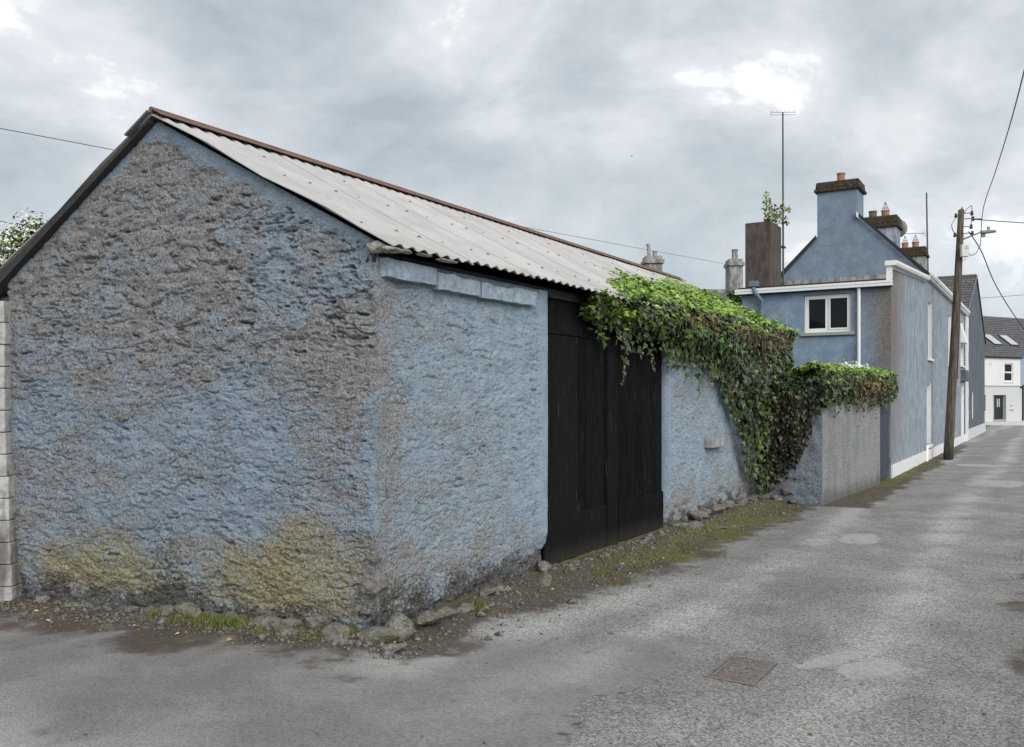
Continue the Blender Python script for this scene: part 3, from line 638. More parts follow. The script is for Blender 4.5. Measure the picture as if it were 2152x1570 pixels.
# roof of corrugated sheets
RID = Vector((-2.05, 0, 3.935)); EAV = Vector((.17, 0, 2.735)); RE = Vector((-4.15, 0, 2.58))
def verge_y(x): return -.085 + .1296 * x
def roof_sheets(A, B, name, skip=False):
    # A eave, B ridge, sheets laid along y
    sl = (B - A); L = sl.length; sd_ = sl.normalized(); nrm = Vector((0, 1, 0)).cross(sd_) * (1 if A.x > B.x else -1)
    if nrm.z < 0: nrm = -nrm
    out = []
    y0 = None; k = 0; W_ = .98
    edges = [(None, .86)] + [(.86 + i * W_, .86 + (i + 1) * W_) for i in range(11)]
    for a, b in edges:
        if a is not None and a > 11.2: break
        b = min(b, 11.32); na = 106; nt = 9
        ext = .07
        V = []; ts = np.linspace(0, 1, nt)
        jit = random.uniform(-.012, .012)
        for side in (0, 1):
            for tt_ in ts:
                p0 = A.lerp(B, tt_); p0 = p0 - sd_ * (jit if tt_ == 0 else 0)
                ya = (verge_y(p0.x) if a is None else a)
                for q in np.linspace(0, 1, na):
                    yy = ya + (b + ext - ya) * q
                    h = .012 * math.cos(2 * math.pi * yy / .14) - .010 * math.sin(3.1 * tt_) * (1 + .3 * math.sin(yy)) + .008 * (1 - q) * (1 if a is not None else 1) + (0 if side == 0 else -.006)
                    h += .006 * math.sin(yy * .9) * (1 - tt_)
                    V.append(p0 + nrm * (h + .024) + Vector((0, yy, 0)))
        V = [Vector(v) for v in V]; F = []; N = na * nt
        for i in range(nt - 1):
            for j in range(na - 1):
                q = (i * na + j, i * na + j + 1, (i + 1) * na + j + 1, (i + 1) * na + j)
                F.append(q); F.append(tuple(N + z for z in reversed(q)))
        for j in range(na - 1):
            F.append((j, N + j, N + j + 1, j + 1)); o_ = (nt - 1) * na; F.append((o_ + j, o_ + j + 1, N + o_ + j + 1, N + o_ + j))
        for i in range(nt - 1):
            F.append((i * na, (i + 1) * na, N + (i + 1) * na, N + i * na)); o_ = na - 1; F.append((i * na + o_, N + i * na + o_, N + (i + 1) * na + o_, (i + 1) * na + o_))
        me = mesh(name, [v - barn.location for v in V], F, M['sheet'], True)
        out.append((link(name, me, barn, barn.location), (a if a is not None else -.1), b))
        bv = out[-1][0].modifiers.new('edge', 'EDGE_SPLIT'); bv.split_angle = R(60)
    return out, nrm, sd_, L
sheets, nr, sdv, L = roof_sheets(EAV, RID, 'roof_sheet')
bm = bmesh.new(); bmesh.ops.create_cone(bm, cap_ends=True, segments=10, radius1=.018, radius2=.015, depth=.004)
bmesh.ops.create_cone(bm, cap_ends=True, segments=6, radius1=.008, radius2=.007, depth=.008, matrix=Matrix.Translation((0, 0, .004)))
BOLT = bpy.data.meshes.new('bolt'); bm.to_mesh(BOLT); bm.free(); BOLT.materials.append(M['bolt'])
q = nr.to_track_quat('Z', 'Y').to_euler()
for sh, a, b in sheets:
    for tt_ in (.16, .56, .80):
        for f_ in (.12, .5, .87):
            if tt_ > .7 and f_ != .5: continue
            yy = round((a + (b - a) * f_) / .14) * .14
            if yy < .12 and tt_ > .3: yy = .14 if tt_ < .7 else .14
            p0 = EAV.lerp(RID, tt_ + random.uniform(-.006, .006))
            h = .012 + .024 - .010 * math.sin(3.1 * tt_) * (1 + .3 * math.sin(yy)) + .006 * math.sin(yy * .9) * (1 - tt_) + .004
            if yy > 11.2: continue
            link('bolt', BOLT, sh, p0 + nr * h + Vector((0, yy, 0)), q)
sheets2, *_ = roof_sheets(RE, RID, 'rear_roof_sheet')
# ridge capping
m_ = MB()
for sgn, E2 in ((1, EAV), (-1, RE)):
    dd = (E2 - RID).normalized(); nn = Vector((0, 1, 0)).cross(dd); nn = nn if nn.z > 0 else -nn
    w = .13 if sgn > 0 else .17
    yA = verge_y(-2.05) - .0
    top0 = RID + nn * .052 + Vector((0, 0, .012)); top1 = top0 + dd * w
    vs = [top0 + Vector((0, yA, 0)), top1 + Vector((0, yA, 0)), top1 + Vector((0, 11.35, 0)), top0 + Vector((0, 11.35, 0))]
    lo = [v - nn * .006 for v in vs]
    m_.hexa([lo[0], lo[1], lo[2], lo[3], vs[0], vs[1], vs[2], vs[3]])
m_.tube([RID + Vector((0, verge_y(-2.05) - .0, .058)), RID + Vector((0, 11.35, .058))], .022, 8)
m_.build('ridge_cap', M['rust'], barn)
MB().hexa([Vector(v) for v in [(-2.28, -.42, 3.80), (-2.04, -.385, 3.965), (-2.04, -.15, 3.965), (-2.28, -.15, 3.80), (-2.29, -.42, 3.812), (-2.05, -.385, 3.978), (-2.05, -.15, 3.978), (-2.29, -.15, 3.812)]]).build('ridge_end', M['lead'], barn)
# dark verge board on the rear rake, thicker towards its eave
m_ = MB(); a0 = Vector((-2.08, -.35, 3.915)); a1 = Vector((-4.15, -.61, 2.585))
m_.hexa([a0 + Vector((0, 0, -.02)), a1 + Vector((0, 0, -.10)), a1 + Vector((0, .09, -.10)), a0 + Vector((0, .09, -.02)), a0, a1, a1 + Vector((0, .09, 0)), a0 + Vector((0, .09, 0))])
m_.build('verge_board', M['darkwood'], barn)
MB().box(-.12, -.03, .0, 11.2, 2.66, 2.74).build('wall_plate', M['darkwood'], barn)
# lumps of mortar at the eave corner
for (x, y, z, sx, sy, sz) in [(.12, -.02, 2.735, .15, .22, .07), (.15, .10, 2.738, .10, .26, .05), (.16, .58, 2.735, .07, .30, .035), (.02, -.04, 2.76, .22, .10, .10), (.16, .30, 2.74, .06, .2, .03)]:
    stone(x, y, z, sx, sy, sz, 0, barn, name='mortar_lump', me=None).data = (lambda c: (c.materials.clear(), c.materials.append(M['mortar']), c)[2])(random.choice(ROCKS).copy())

# ---------------------------------------------------------------- block pier left of the gable
pier = thing('block_pier', (-4.1, -.35, -.15), 'weathered pale concrete block pier against the left end of the gable', 'pier')
U0 = Vector((-.8526, -.5226, 0)); V0 = Vector((-.5226, .8526, 0))    # left in the picture plane / away from the camera
base = Vector((-3.86, -.655, 0)) - U0 * .14
z = -.14; k = 0
while z < 2.50:
    w = max(0, 1 - (z + .14) / 1.7); off = .035 + .085 * w + random.uniform(-.006, .006); off2 = .03 * w
    c0 = base - U0 * (off - .03); c0 = c0 - V0 * off2
    h = .19
    for j in range(2):
        a = c0 + U0 * (.22 * j + (0 if j == 0 else .004)); b = c0 + U0 * (.22 * (j + 1))
        zz = Vector((0, 0, z)); zh = Vector((0, 0, z + h - .004))
        MB().hexa([b + zz, a + zz, a + V0 * .27 + zz, b + V0 * .27 + zz, b + zh, a + zh, a + V0 * .27 + zh, b + V0 * .27 + zh]).build('block', M['block'], pier, bevel=.006)
    z += h + .002; k += 1
m_ = MB(); q = base + U0 * .03 + V0 * .03; m_.hexa([q + U0 * .38, q, q + V0 * .2, q + U0 * .38 + V0 * .2] + [v + Vector((0, 0, 2.45)) for v in (q + U0 * .38, q, q + V0 * .2, q + U0 * .38 + V0 * .2)])
m_.build('mortar_core', M['mortar'], pier)

# ---------------------------------------------------------------- yard wall
yard = thing('yard_wall', (.9, 11.5, 0), 'grey pebbledashed yard wall topped by clipped ivy between barn and blue house', 'wall')
def rough_wall(name, P0, P1, z0, z1, nrm, mt, par, step=.03, amp=.012):
    P0 = Vector(P0); P1 = Vector(P1); Ln = (P1 - P0).length; d = (P1 - P0).normalized(); nu = int(Ln / step) + 2; nz = int((z1 - z0) / step) + 2
    U, Z = np.meshgrid(np.linspace(0, Ln, nu), np.linspace(z0, z1, nz)); D = amp * fbm(U * 4 + P0.x, Z * 5 + P0.y, 3., 4) * sst(0, .1, U) * sst(0, .1, Ln - U)
    V = np.stack([P0.x + d.x * U + nrm[0] * D, P0.y + d.y * U + nrm[1] * D, Z], -1).reshape(-1, 3) - np.array(par.location)
    idx = np.arange(nu * nz).reshape(nz, nu); F = np.stack([idx[:-1, :-1], idx[:-1, 1:], idx[1:, 1:], idx[1:, :-1]], -1).reshape(-1, 4)
    return link(name, mesh(name, V, F, mt, True), par, par.location)
rough_wall('return_face', (.02, 9.54, 0), (.98, 9.54, 0), -.1, 2.05, (0, -1), M['pebble'], yard, .02, .03)
rough_wall('lane_face', (.98, 9.54, 0), (1.20, 13.62, 0), -.1, 2.05, (1, 0), M['pebble'], yard, .03, .01)
MB().hexa([(.70, 9.56, -.1), (.975, 9.56, -.1), (1.195, 13.6, -.1), (.92, 13.6, -.1), (.70, 9.56, 2.04), (.975, 9.56, 2.04), (1.195, 13.6, 2.04), (.92, 13.6, 2.04)]).build('wall_core', M['pebble'], yard)
MB().box(0, .72, 9.57, 9.8, -.1, 2.04).build('wall_core', M['pebble'], yard)
MB().hexa([(.92, 13.61, 1.86), (1.198, 13.61, 1.86), (1.22, 15.11, 1.86), (.95, 15.11, 1.86), (.92, 13.61, 2.05), (1.198, 13.61, 2.05), (1.22, 15.11, 2.05), (.95, 15.11, 2.05)]).build('lintel', M['pebble'], yard)
for (x, z, a, b) in [(.1, .1, .2, .14), (.3, .07, .24, .12), (.55, .05, .22, .10), (.2, .26, .2, .14), (.45, .2, .22, .15), (.32, .38, .16, .1)]:
    stone(x, 9.50, z, a, .16, b, 0, yard)
yd = thing('yard_door', (1.1, 14.4, 0), 'dark blue sheeted yard door between pebbledashed wall and blue house', 'door')
for i in range(5):
    y0 = 13.64 + i * .29; piece('door_board', M['navy'], yd, 1.115, 1.15, y0 + .003, y0 + .287, .05, 1.86, bevel=.003)
piece('door_rail', M['navy'], yd, 1.152, 1.172, 13.65, 15.08, .3, .42); piece('door_rail', M['navy'], yd, 1.152, 1.172, 13.65, 15.08, 1.4, 1.52)

# ---------------------------------------------------------------- blue house
house = thing('blue_house', (-.8, 24, 0), 'blue rendered two storey house with stepped chimneys and white gutters', 'house')
HX = 1.18
def window(par, P, u0, u1, z0, z1, depth, sashes=2, sillmat='white', horiz=False, tilt=0., glass='glass', sill=True, fm='pvc'):
    """a framed window set in an opening; P(u, w, z) -> point"""
    f = MB(); t_ = .055; a, b = u0 + .004, u1 - .004; c, d = z0 + .004, z1 - .004
    def bx(m, u_0, u_1, w0, w1, z_0, z_1):
        m.hexa([P(u_0, w1, z_0), P(u_1, w1, z_0), P(u_1, w0, z_0), P(u_0, w0, z_0), P(u_0, w1, z_1), P(u_1, w1, z_1), P(u_1, w0, z_1), P(u_0, w0, z_1)])
    W0, W1 = depth - .07, depth
    bx(f, a, a + t_, W0, W1, c, d); bx(f, b - t_, b, W0, W1, c, d); bx(f, a + t_, b - t_, W0, W1, c, c + t_); bx(f, a + t_, b - t_, W0, W1, d - t_, d)
    fr = f.build('window', M[fm], par)
    if horiz:
        mz = (c + d) / 2; parts = [(a + t_, b - t_, c + t_, mz - .02), (a + t_, b - t_, mz + .02, d - t_)]
        m_ = MB(); bx(m_, a + t_, b - t_, W0 + .01, W1, mz - .02, mz + .02); m_.build('mullion', M[fm], fr)
    elif sashes == 2:
        mu = (a + b) / 2; parts = [(a + t_, mu - .02, c + t_, d - t_), (mu + .02, b - t_, c + t_, d - t_)]
        m_ = MB(); bx(m_, mu - .02, mu + .02, W0 + .01, W1, c + t_, d - t_); m_.build('mullion', M[fm], fr)
    else: parts = [(a + t_, b - t_, c + t_, d - t_)]
    for i, (p, q_, r_, s_) in enumerate(parts):
        k = .032; m_ = MB(); o1 = W0 - (.015 if i else 0)
        bx(m_, p, p + k, o1, W1 - .02, r_, s_); bx(m_, q_ - k, q_, o1, W1 - .02, r_, s_); bx(m_, p + k, q_ - k, o1, W1 - .02, r_, r_ + k); bx(m_, p + k, q_ - k, o1, W1 - .02, s_ - k, s_)
        m_.build('sash', M[fm], fr)
        m_ = MB(); bx(m_, p + k, q_ - k, W0 + .022, W0 + .034, r_ + k, s_ - k); m_.build('pane', M[glass], fr)
    if sill:
        m_ = MB(); bx(m_, u0 - .08, u1 + .08, -.06, depth - .075, z0 - .075, z0 - .003); m_.build('sill', M[sillmat], par, bevel=.005)
    return fr
PE = lambda u, w, z: Vector((u, 15.12 + w, z))                       # end wall
m_ = MB(); wall_grid(m_, PE, -1.99, HX, -.1, 4.12, [(-.60, .39, 3.12, 3.945)], .16); m_.build('end_wall', M['house_end'], house)
window(house, PE, -.60, .39, 3.12, 3.945, .13, sillmat='sill')
m_ = MB(); m_.box(-.56, .34, 15.32, 15.33, 3.1, 3.98); m_.build('room_backing', M['void'], house)
for x0 in (-.52,):
    m_ = MB()
    for j in range(5): m_.box(x0 + j * .014, x0 + .010 + j * .014, 15.29 + .004 * (j % 2), 15.30 + .004 * (j % 2), 3.13, 3.93)
    m_.build('curtain', M['curtain'], house)
PS = lambda u, w, z: Vector((HX - w, u, z))                           # lane side wall
ext_holes = []
m_ = MB(); m_.add([(HX, 15.12, -.1), (HX, 21.1, -.1), (HX, 21.1, 4.86), (HX, 15.12, 4.46)], [(0, 1, 2, 3)]); m_.build('side_wall', M['house_side'], house)
holes = [(21.63, 22.55, 2.78, 4.37), (21.35, 22.35, .40, 2.09), (27.2, 28.1, 2.78, 4.45), (27.2, 28.1, .40, 2.09), (31.7, 33.0, 2.9, 4.6), (32.0, 33.1, .1, 2.25)]
m_ = MB(); wall_grid(m_, PS, 21.1, 34.2, -.1, 5.0, holes, .20); m_.build('side_wall', M['house_side'], house)
def reveal(u0, u1, z0, z1, dp=.2):
    m_ = MB(); e = .006
    for q_ in [((u0 + .001, z0), (u0 + e, z1)), ((u1 - e, z0), (u1 - .001, z1)), ((u0 + e, z1 - e), (u1 - e, z1 - .001))]:
        (a, b), (c, d) = q_; m_.hexa([PS(a, dp, b), PS(c, dp, b), PS(c, -.004, b), PS(a, -.004, b), PS(a, dp, d), PS(c, dp, d), PS(c, -.004, d), PS(a, -.004, d)])
    m_.build('reveal', M['white'], house)
for h in holes: reveal(*h)
for i in (0, 2): window(house, PS, *holes[i], .16, horiz=True)
w3 = window(house, PS, *holes[4], .16, horiz=True)
m_ = MB(); m_.hexa([PS(31.75, .10, 3.75), PS(32.9, .10, 3.75), PS(32.9, -.18, 3.72), PS(31.75, -.18, 3.72), PS(31.75, .06, 4.5), PS(32.9, .06, 4.5), PS(32.9, .03, 4.5), PS(31.75, .03, 4.5)]).build('open_sash', M['pvc'], house)
for i in (1, 3):
    h = holes[i]; m_ = MB(); m_.hexa([PS(h[0], .2, h[2]), PS(h[1], .2, h[2]), PS(h[1], .15, h[2]), PS(h[0], .15, h[2]), PS(h[0], .2, h[3]), PS(h[1], .2, h[3]), PS(h[1], .15, h[3]), PS(h[0], .15, h[3])]); m_.build('boarded_panel', M['white'], house)
    m_ = MB(); m_.box(HX - .14, HX + .06, h[0] - .06, h[1] + .08, h[2] - .08, h[2] - .003); m_.build('sill', M['white'], house, bevel=.005)
h = holes[5]; piece('door', M['white'], house, HX - .2, HX - .12, h[0], h[1], h[2], h[3])
piece('door_canopy', M['dark_house'], house, HX + .001, HX + .16, 31.7, 33.2, 2.3, 2.72)
# plinth
piece('plinth', M['white'], house, HX + .002, HX + .035, 15.13, 34.2, -.1, .27)
m_ = MB(); m_.tube([(HX + .06, 20.9, .42), (HX + .07, 20.75, .0)], .035, 8); m_.build('drain_spout', M['pvc'], house)
# other walls, main gable
m_ = MB(); m_.quad((-1.99, 15.12, -.1), (-1.99, 15.12, 4.12), (-1.99, 21.1, 4.9), (-1.99, 21.1, -.1)); m_.build('yard_side_wall', M['house_end'], house)
GX0, GX1 = -2.82, 1.18; GA = (-.82, 7.03)
def gab(yy): return [(GX1, yy, 5.0), (GX1, yy, -.1), (GX0, yy, -.1), (GX0, yy, 5.0), (GA[0], yy, GA[1] - .0)]
m_ = MB(); m_.poly(gab(21.1)); m_.poly([(x, 34.15, z) for x, _, z in reversed(gab(0))]); m_.quad((GX0, 21.1, -.1), (GX0, 34.2, -.1), (GX0, 34.2, 5.0), (GX0, 21.1, 5.0)); m_.build('gable_wall', M['house_gable'], house)
# low roof of the extension and the flashing strip above it
def slab(name, quad_, th, mt, par, **k):
    a, b, c, d = [Vector(v) for v in quad_]; n_ = (b - a).cross(d - a).normalized() * th
    return MB().hexa([a - n_, b - n_, c - n_, d - n_, a, b, c, d]).build(name, mt, par, **k)
slab('low_roof', [(-2.02, 15.08, 4.17), (1.16, 15.08, 4.17), (1.16, 21.09, 4.93), (-2.02, 21.09, 4.93)], .05, M['lead'], house)
piece('flashing', M['greyc'], house, -2.6, 1.15, 21.04, 21.095, 4.94, 5.06)
piece('fascia', M['blackgloss'], house, -2.06, 1.22, 15.075, 15.112, 4.02, 4.20)
# gutters
def gutter(y0, z0, y1, z1, par, w=.13, name='gutter', off=0.):
    prof = [(.02, 0), (.02, .10), (.035, .10), (.035, .02), (w - .03, .02), (w - .018, .055), (w - .018, .10), (w, .10), (w, .05), (w - .022, .0)]
    n = len(prof); vs = [(HX + off + x, y0, z0 + zz) for x, zz in prof] + [(HX + off + x, y1, z1 + zz) for x, zz in prof]
    m_ = MB().add(vs, [tuple(range(n - 1, -1, -1)), tuple(range(n, 2 * n))] + [(i, (i + 1) % n, n + (i + 1) % n, n + i) for i in range(n)])
    return m_.build(name, M['pvc'], par)
gutter(15.02, 4.46, 21.0, 4.82, house); gutter(21.02, 4.95, 34.1, 4.97, house, w=.16)
slab('soffit', [(HX + .002, 21.0, 5.0), (HX + .10, 21.0, 5.0), (HX + .10, 34.2, 5.0), (HX + .002, 34.2, 5.0)], .10, M['white'], house)
slab('soffit', [(HX + .002, 15.1, 4.50), (HX + .015, 15.1, 4.50), (HX + .015, 21.0, 4.88), (HX + .002, 21.0, 4.88)], .09, M['white'], house)
m_ = MB(); m_.box(-2.1, 1.24, 14.965, 15.07, 4.04, 4.055); m_.box(-2.1, 1.24, 14.95, 14.965, 4.04, 4.14); m_.box(-2.1, 1.24, 14.94, 14.949, 4.10, 4.15); m_.box(-2.1, -2.085, 14.965, 15.07, 4.056, 4.14); m_.build('gutter', M['pvc'], house)
piece('corner_trim', M['pvc'], house, 1.10, 1.215, 15.04, 15.11, 4.16, 4.46); piece('corner_trim', M['pvc'], house, 1.08, 1.31, 14.99, 15.018, 4.46, 4.56)
m_ = MB(); m_.tube([(.56, 15.04, 4.03), (.56, 15.04, 1.9)], .034, 10); m_.build('downpipe', M['pvc'], house, smooth=False)
m_ = MB(); m_.tube([(-1.67, 15.0, 4.30), (-1.67, 15.0, 4.12)], .055, 10); m_.tube([(-1.67, 14.95, 4.16), (-1.60, 14.92, 4.02), (-1.50, 15.02, 3.86), (-1.50, 15.04, 3.6), (-1.50, 15.04, 2.6)], .048, 10)
m_.tube([(-1.50, 15.04, 3.66), (-1.50, 15.04, 3.56)], .068, 10); m_.box(-1.76, -1.58, 14.90, 15.08, 4.20, 4.32); m_.build('soil_pipe', M['bluepipe'], house)
# main roof, real courses of slate over a base slab
def slate_roof(name, a, b, c, d, mt, par, rows, cols, th=.012, flat=False):
    """a,b eave ends; d,c ridge ends; slates as raised pieces, joined (far too many to part)"""
    a, b, c, d = [Vector(v) for v in (a, b, c, d)]; n_ = (b - a).cross(d - a).normalized()
    if n_.z < 0: n_ = -n_
    base = MB(); nn = n_ * .04; base.hexa([a - nn, b - nn, c - nn, d - nn, a, b, c, d]); rf = base.build(name, mt, par)
    m_ = MB()
    for r in range(rows):
        t0 = r / rows; t1 = min(1, (r + 1.12) / rows); ofs = .5 * (r % 2)
        for k in range(-1, cols + 1):
            s0 = max(0, (k + ofs) / cols); s1 = min(1, (k + 1 + ofs) / cols - .06 / cols)
            if s1 <= s0: continue
            j = random.uniform(-.004, .006)
            P = lambda s, q_: a.lerp(b, s).lerp(d.lerp(c, s), q_)
            e = n_ * (th + .006 + j); lo = n_ * .002
            m_.add([P(s0, t0) + lo, P(s1, t0) + lo, P(s1, t0) + e, P(s0, t0) + e, P(s1, t1) + n_ * .003, P(s0, t1) + n_ * .003], [(0, 1, 2, 3), (3, 2, 4, 5)])
    o = m_.build('slates', mt, par); o.parent = rf; o.location = org(par) - org(rf) if False else o.location
    o.location = ORG[o.name] - ORG[rf.name]; o['kind'] = 'stuff'; return rf
slate_roof('roof', (GX1 + .10, 21.11, 5.0), (GX1 + .10, 34.3, 5.0), (GA[0], 34.3, 7.06), (GA[0], 21.11, 7.06), M['slate'], house, 13, 44)
slate_roof('roof', (GX0 - .10, 34.3, 5.0), (GX0 - .10, 21.11, 5.0), (GA[0], 21.11, 7.055), (GA[0], 34.3, 7.055), M['slate'], house, 9, 20)
for sx in (1, -1):
    e0 = (GX1 + .10, 5.0) if sx > 0 else (GX0 - .10, 5.0)
    a = Vector((e0[0], 20.985, e0[1] - .07)); b = Vector((GA[0], 20.985, 7.02)); b = a.lerp(b, ((-.53 if sx > 0 else -1.64) - a.x) / (b.x - a.x)); up = Vector((0, 0, .10)); dy = Vector((0, .035, 0))
    MB().hexa([a, b, b + dy, a + dy, a + up, b + up, b + up + dy, a + up + dy]).build('bargeboard', M['blackgloss'], house)
piece('verge_end', M['pvc'], house, GX0 - .14, GX0 + .1, 20.95, 21.0, 4.98, 5.10)
# chimneys
def chimney(par, x0, x1, y0, y1, z0, zc, ztop, mt, capmt, pots, lbl=None, flare=.08, potmat='terracotta'):
    c = MB().box(x0, x1, y0, y1, z0, zc).build('chimney', M[mt], par)
    if lbl: c['label'] = lbl
    hh = ztop - zc
    vs = []
    cp = MB().box(x0 - flare, x1 + flare, y0 - flare, y1 + flare, zc, zc + hh * .32)
    a = flare * .35; cp.hexa([(x0 - flare * .6, y0 - flare * .6, zc + hh * .32), (x1 + flare * .6, y0 - flare * .6, zc + hh * .32), (x1 + flare * .6, y1 + flare * .6, zc + hh * .32), (x0 - flare * .6, y1 + flare * .6, zc + hh * .32),
             (x0 - a, y0 - a, ztop), (x1 + a, y0 - a, ztop), (x1 + a, y1 + a, ztop), (x0 - a, y1 + a, ztop)])
    k = cp.build('chimney_cap', M[capmt], par, bevel=.02); k.parent = c; k.location = ORG[k.name] - ORG[c.name]
    for (px, py, r, h, cowl, pm) in pots:
        m_ = MB(); m_.tube([(px, py, ztop - .02), (px, py, ztop + h * .85), (px, py, ztop + h * .86), (px, py, ztop + h)], [r, r * .94, r * 1.08, r * 1.08], 14, cap=False)
        m_.tube([(px, py, ztop + h), (px, py, ztop + h * .6)], [r * .9, r * .8], 14); o = m_.build('chimney_pot', M[pm], par); o.parent = c; o.location = ORG[o.name] - ORG[c.name]
        if cowl:
            m_ = MB()
            for q_ in range(4):
                an = q_ * math.pi / 2 + .5; m_.tube([(px + r * math.cos(an), py + r * math.sin(an), ztop + h), (px, py, ztop + h + .30)], .008, 4)
            ring = [(px + r * .75 * math.cos(x_), py + r * .75 * math.sin(x_), ztop + h + .08) for x_ in np.linspace(0, 2 * math.pi, 9)]; m_.tube(ring, .007, 4)
            o = m_.build('wire_cowl', M['darksteel'], par); o.parent = c; o.location = ORG[o.name] - ORG[c.name]
    return c
chimney(house, -1.63, -.54, 21.096, 21.98, 6.0, 7.51, 7.80, 'house_gable', 'mossy', [(-1.06, 21.5, .11, .29, False, 'terracotta')], 'broad blue front chimney with dark mossy cap and one pot')
chimney(house, -1.42, -.35, 26.9, 27.8, 6.3, 7.40, 7.80, 'bluegreyc', 'mossy', [(-1.15, 27.3, .13, .26, False, 'oldpot'), (-.75, 27.3, .13, .24, True, 'terracotta')], 'pale streaked middle chimney with an uncovered and a wire cowled pot')
chimney(house, -1.98, -1.40, 15.36, 16.30, 4.15, 5.70, 5.72, 'brown', 'brown', [], 'tall dark brown flueless chimney stack with a plant on top', flare=.0)
# water stain handled in the wall material; white verge strip beside front chimney
m_ = MB(); m_.hexa([Vector(v) for v in [(-.56, 20.97, 6.72), (-.50, 20.97, 6.66), (-.50, 21.1, 6.66), (-.56, 21.1, 6.72), (-.56, 20.97, 6.86), (-.50, 20.97, 6.80), (-.50, 21.1, 6.80), (-.56, 21.1, 6.86)]]); m_.build('flashing', M['white'], house)

# dark gabled house at the end of the row
dark = thing('charcoal_house', (-1, 40, 0), 'charcoal rendered house with its tall slated gable on the lane and white quoins', 'house')
DX = 1.20
m_ = MB(); sl = (37.05, 37.45, .80, 1.92)
PD = lambda u, w, z: Vector((DX - w, u, z))
wall_grid(m_, PD, 34.21, 45.2, -.2, 4.55, [sl], .16); m_.poly([(DX, 34.21, 4.55), (DX, 45.2, 4.55), (DX, 39.3, 7.02), (DX, 34.21, 5.05)])
m_.build('wall', M['dark_house'], dark)
m_ = MB()
for u in (34.21, 45.2): m_.quad((DX, u, -.2), (-8, u, -.2), (-8, u, 4.55 if u > 40 else 5.05), (DX, u, 4.55 if u > 40 else 5.05))
m_.build('wall', M['dark_house'], dark)
piece('slit_window', M['white'], dark, DX - .158, DX - .05, sl[0] + .002, sl[1] - .002, sl[2] + .002, sl[3] - .002); piece('slit_reveal', M['white'], dark, DX - .155, DX + .004, sl[1] - .03, sl[1] - .003, sl[2] + .003, sl[3] - .003)
slate_roof('roof', (-8, 34.1, 5.02), (DX + .02, 34.1, 5.02), (DX + .02, 39.3, 7.08), (-8, 39.3, 7.08), M['mossslate'], dark, 15, 26, th=.022)
slate_roof('roof', (DX + .02, 45.5, 4.40), (-8, 45.5, 4.40), (-8, 39.3, 7.075), (DX + .02, 39.3, 7.075), M['slate'], dark, 12, 20)
m_ = MB(); m_.tube([(DX + .02, 39.3, 7.12), (-8, 39.3, 7.12)], .06, 6); m_.build('ridge_tiles', M['lead'], dark)
for a, b in [((34.1, 4.95), (39.3, 7.03)), ((45.55, 4.36), (39.3, 7.03))]:
    p = Vector((DX + .025, a[0], a[1])); q_ = Vector((DX + .025, b[0], b[1])); up = Vector((0, 0, .10)); dx = Vector((.03, 0, 0))
    MB().hexa([p, q_, q_ + dx, p + dx, p + up, q_ + up, q_ + up + dx, p + up + dx]).build('verge', M['blackgloss'] if a[0] > 40 else M['lead'], dark)
z = .30; 
while z < 4.9:
    piece('quoin', M['white'], dark, DX + .002, DX + .035, 33.9 + .31, 34.62 + (.12 if int(z / .46) % 2 else 0), z, min(z + .44, 5.0), bevel=.006); z += .46
piece('plinth', M['greywhite'], dark, DX + .003, DX + .045, 34.22, 45.2, -.2, .42)
piece('pilaster', M['white'], dark, DX + .003, DX + .06, 33.45, 34.20, -.1, 4.85)
chimney(dark, -1.42, -.32, 34.4, 35.2, 4.9, 7.45, 7.84, 'greyc', 'mossy', [(-1.12, 34.8, .13, .26, True, 'terracotta'), (-.72, 34.8, .13, .26, True, 'terracotta')], 'grey rear chimney with dark mossy cap and two wire cowled pots')

# ---------------------------------------------------------------- aerials and dish
def ray(px, py, d):
    """a place seen in the photograph at depth d"""
    x = (px - 1076) / 1850 * d; zz = 1.7 + (835 - py) / 1850 * d
    return Vector((4.062 + .8526 * x - .5226 * d, -4.817 + .5226 * x + .8526 * d, zz))
rt = Vector((.8526, .5226, 0)); fw = Vector((-.5226, .8526, 0))
a1_ = thing('tv_aerial', (-1.36, 16.45, 4.2), 'tall thin mast with a comb shaped aerial beside the brown stack', 'aerial')
top = ray(1645, 236, 20.9); bot = Vector((top.x + .01, top.y, 4.3))
MB().tube([bot, top], [.024, .018], 8).build('mast', M['darksteel'], a1_)
m_ = MB(); w = .29; m_.tube([top - rt * w, top + rt * w], .007, 5); m_.tube([top - rt * w - Vector((0, 0, .06)), top + rt * w - Vector((0, 0, .06))], .006, 5)
for s_ in (-1, 1): m_.tube([top + rt * w * s_ - Vector((0, 0, .07)), top + rt * w * s_ + Vector((0, 0, .03))], .006, 5)
m_.build('boom', M['steel'], a1_)
for i in range(6):
    p = top + rt * (-.24 + i * .096); MB().tube([p - fw * .03, p + Vector((0, 0, .07)) + rt * .015 + fw * .03], .005, 4).build('element', M['steel'], a1_)
piece('bracket', M['darksteel'], a1_, -1.42, -1.34, 16.30, 16.5, 5.25, 5.29)
a2_ = thing('tv_aerial', (-.25, 34.7, 6), 'bare mast with a small arrow shaped aerial on the rearmost chimney', 'aerial')
top = ray(1947, 405, 36.9); mid_ = ray(1947, 490, 36.9); bot = ray(1950, 580, 36.9)
MB().tube([bot, top], [.035, .028], 8).build('mast', M['darksteel'], a2_)
m_ = MB(); e = ray(1903, 491, 36.6); m_.tube([mid_, e], .010, 5); m_.build('boom', M['steel'], a2_)
for i in range(9):
    p = e.lerp(mid_, i / 11); MB().tube([p - fw * .1 - Vector((0, 0, .03)), p + fw * .1 + Vector((0, 0, .03))], .010, 4).build('element', M['steel'], a2_)
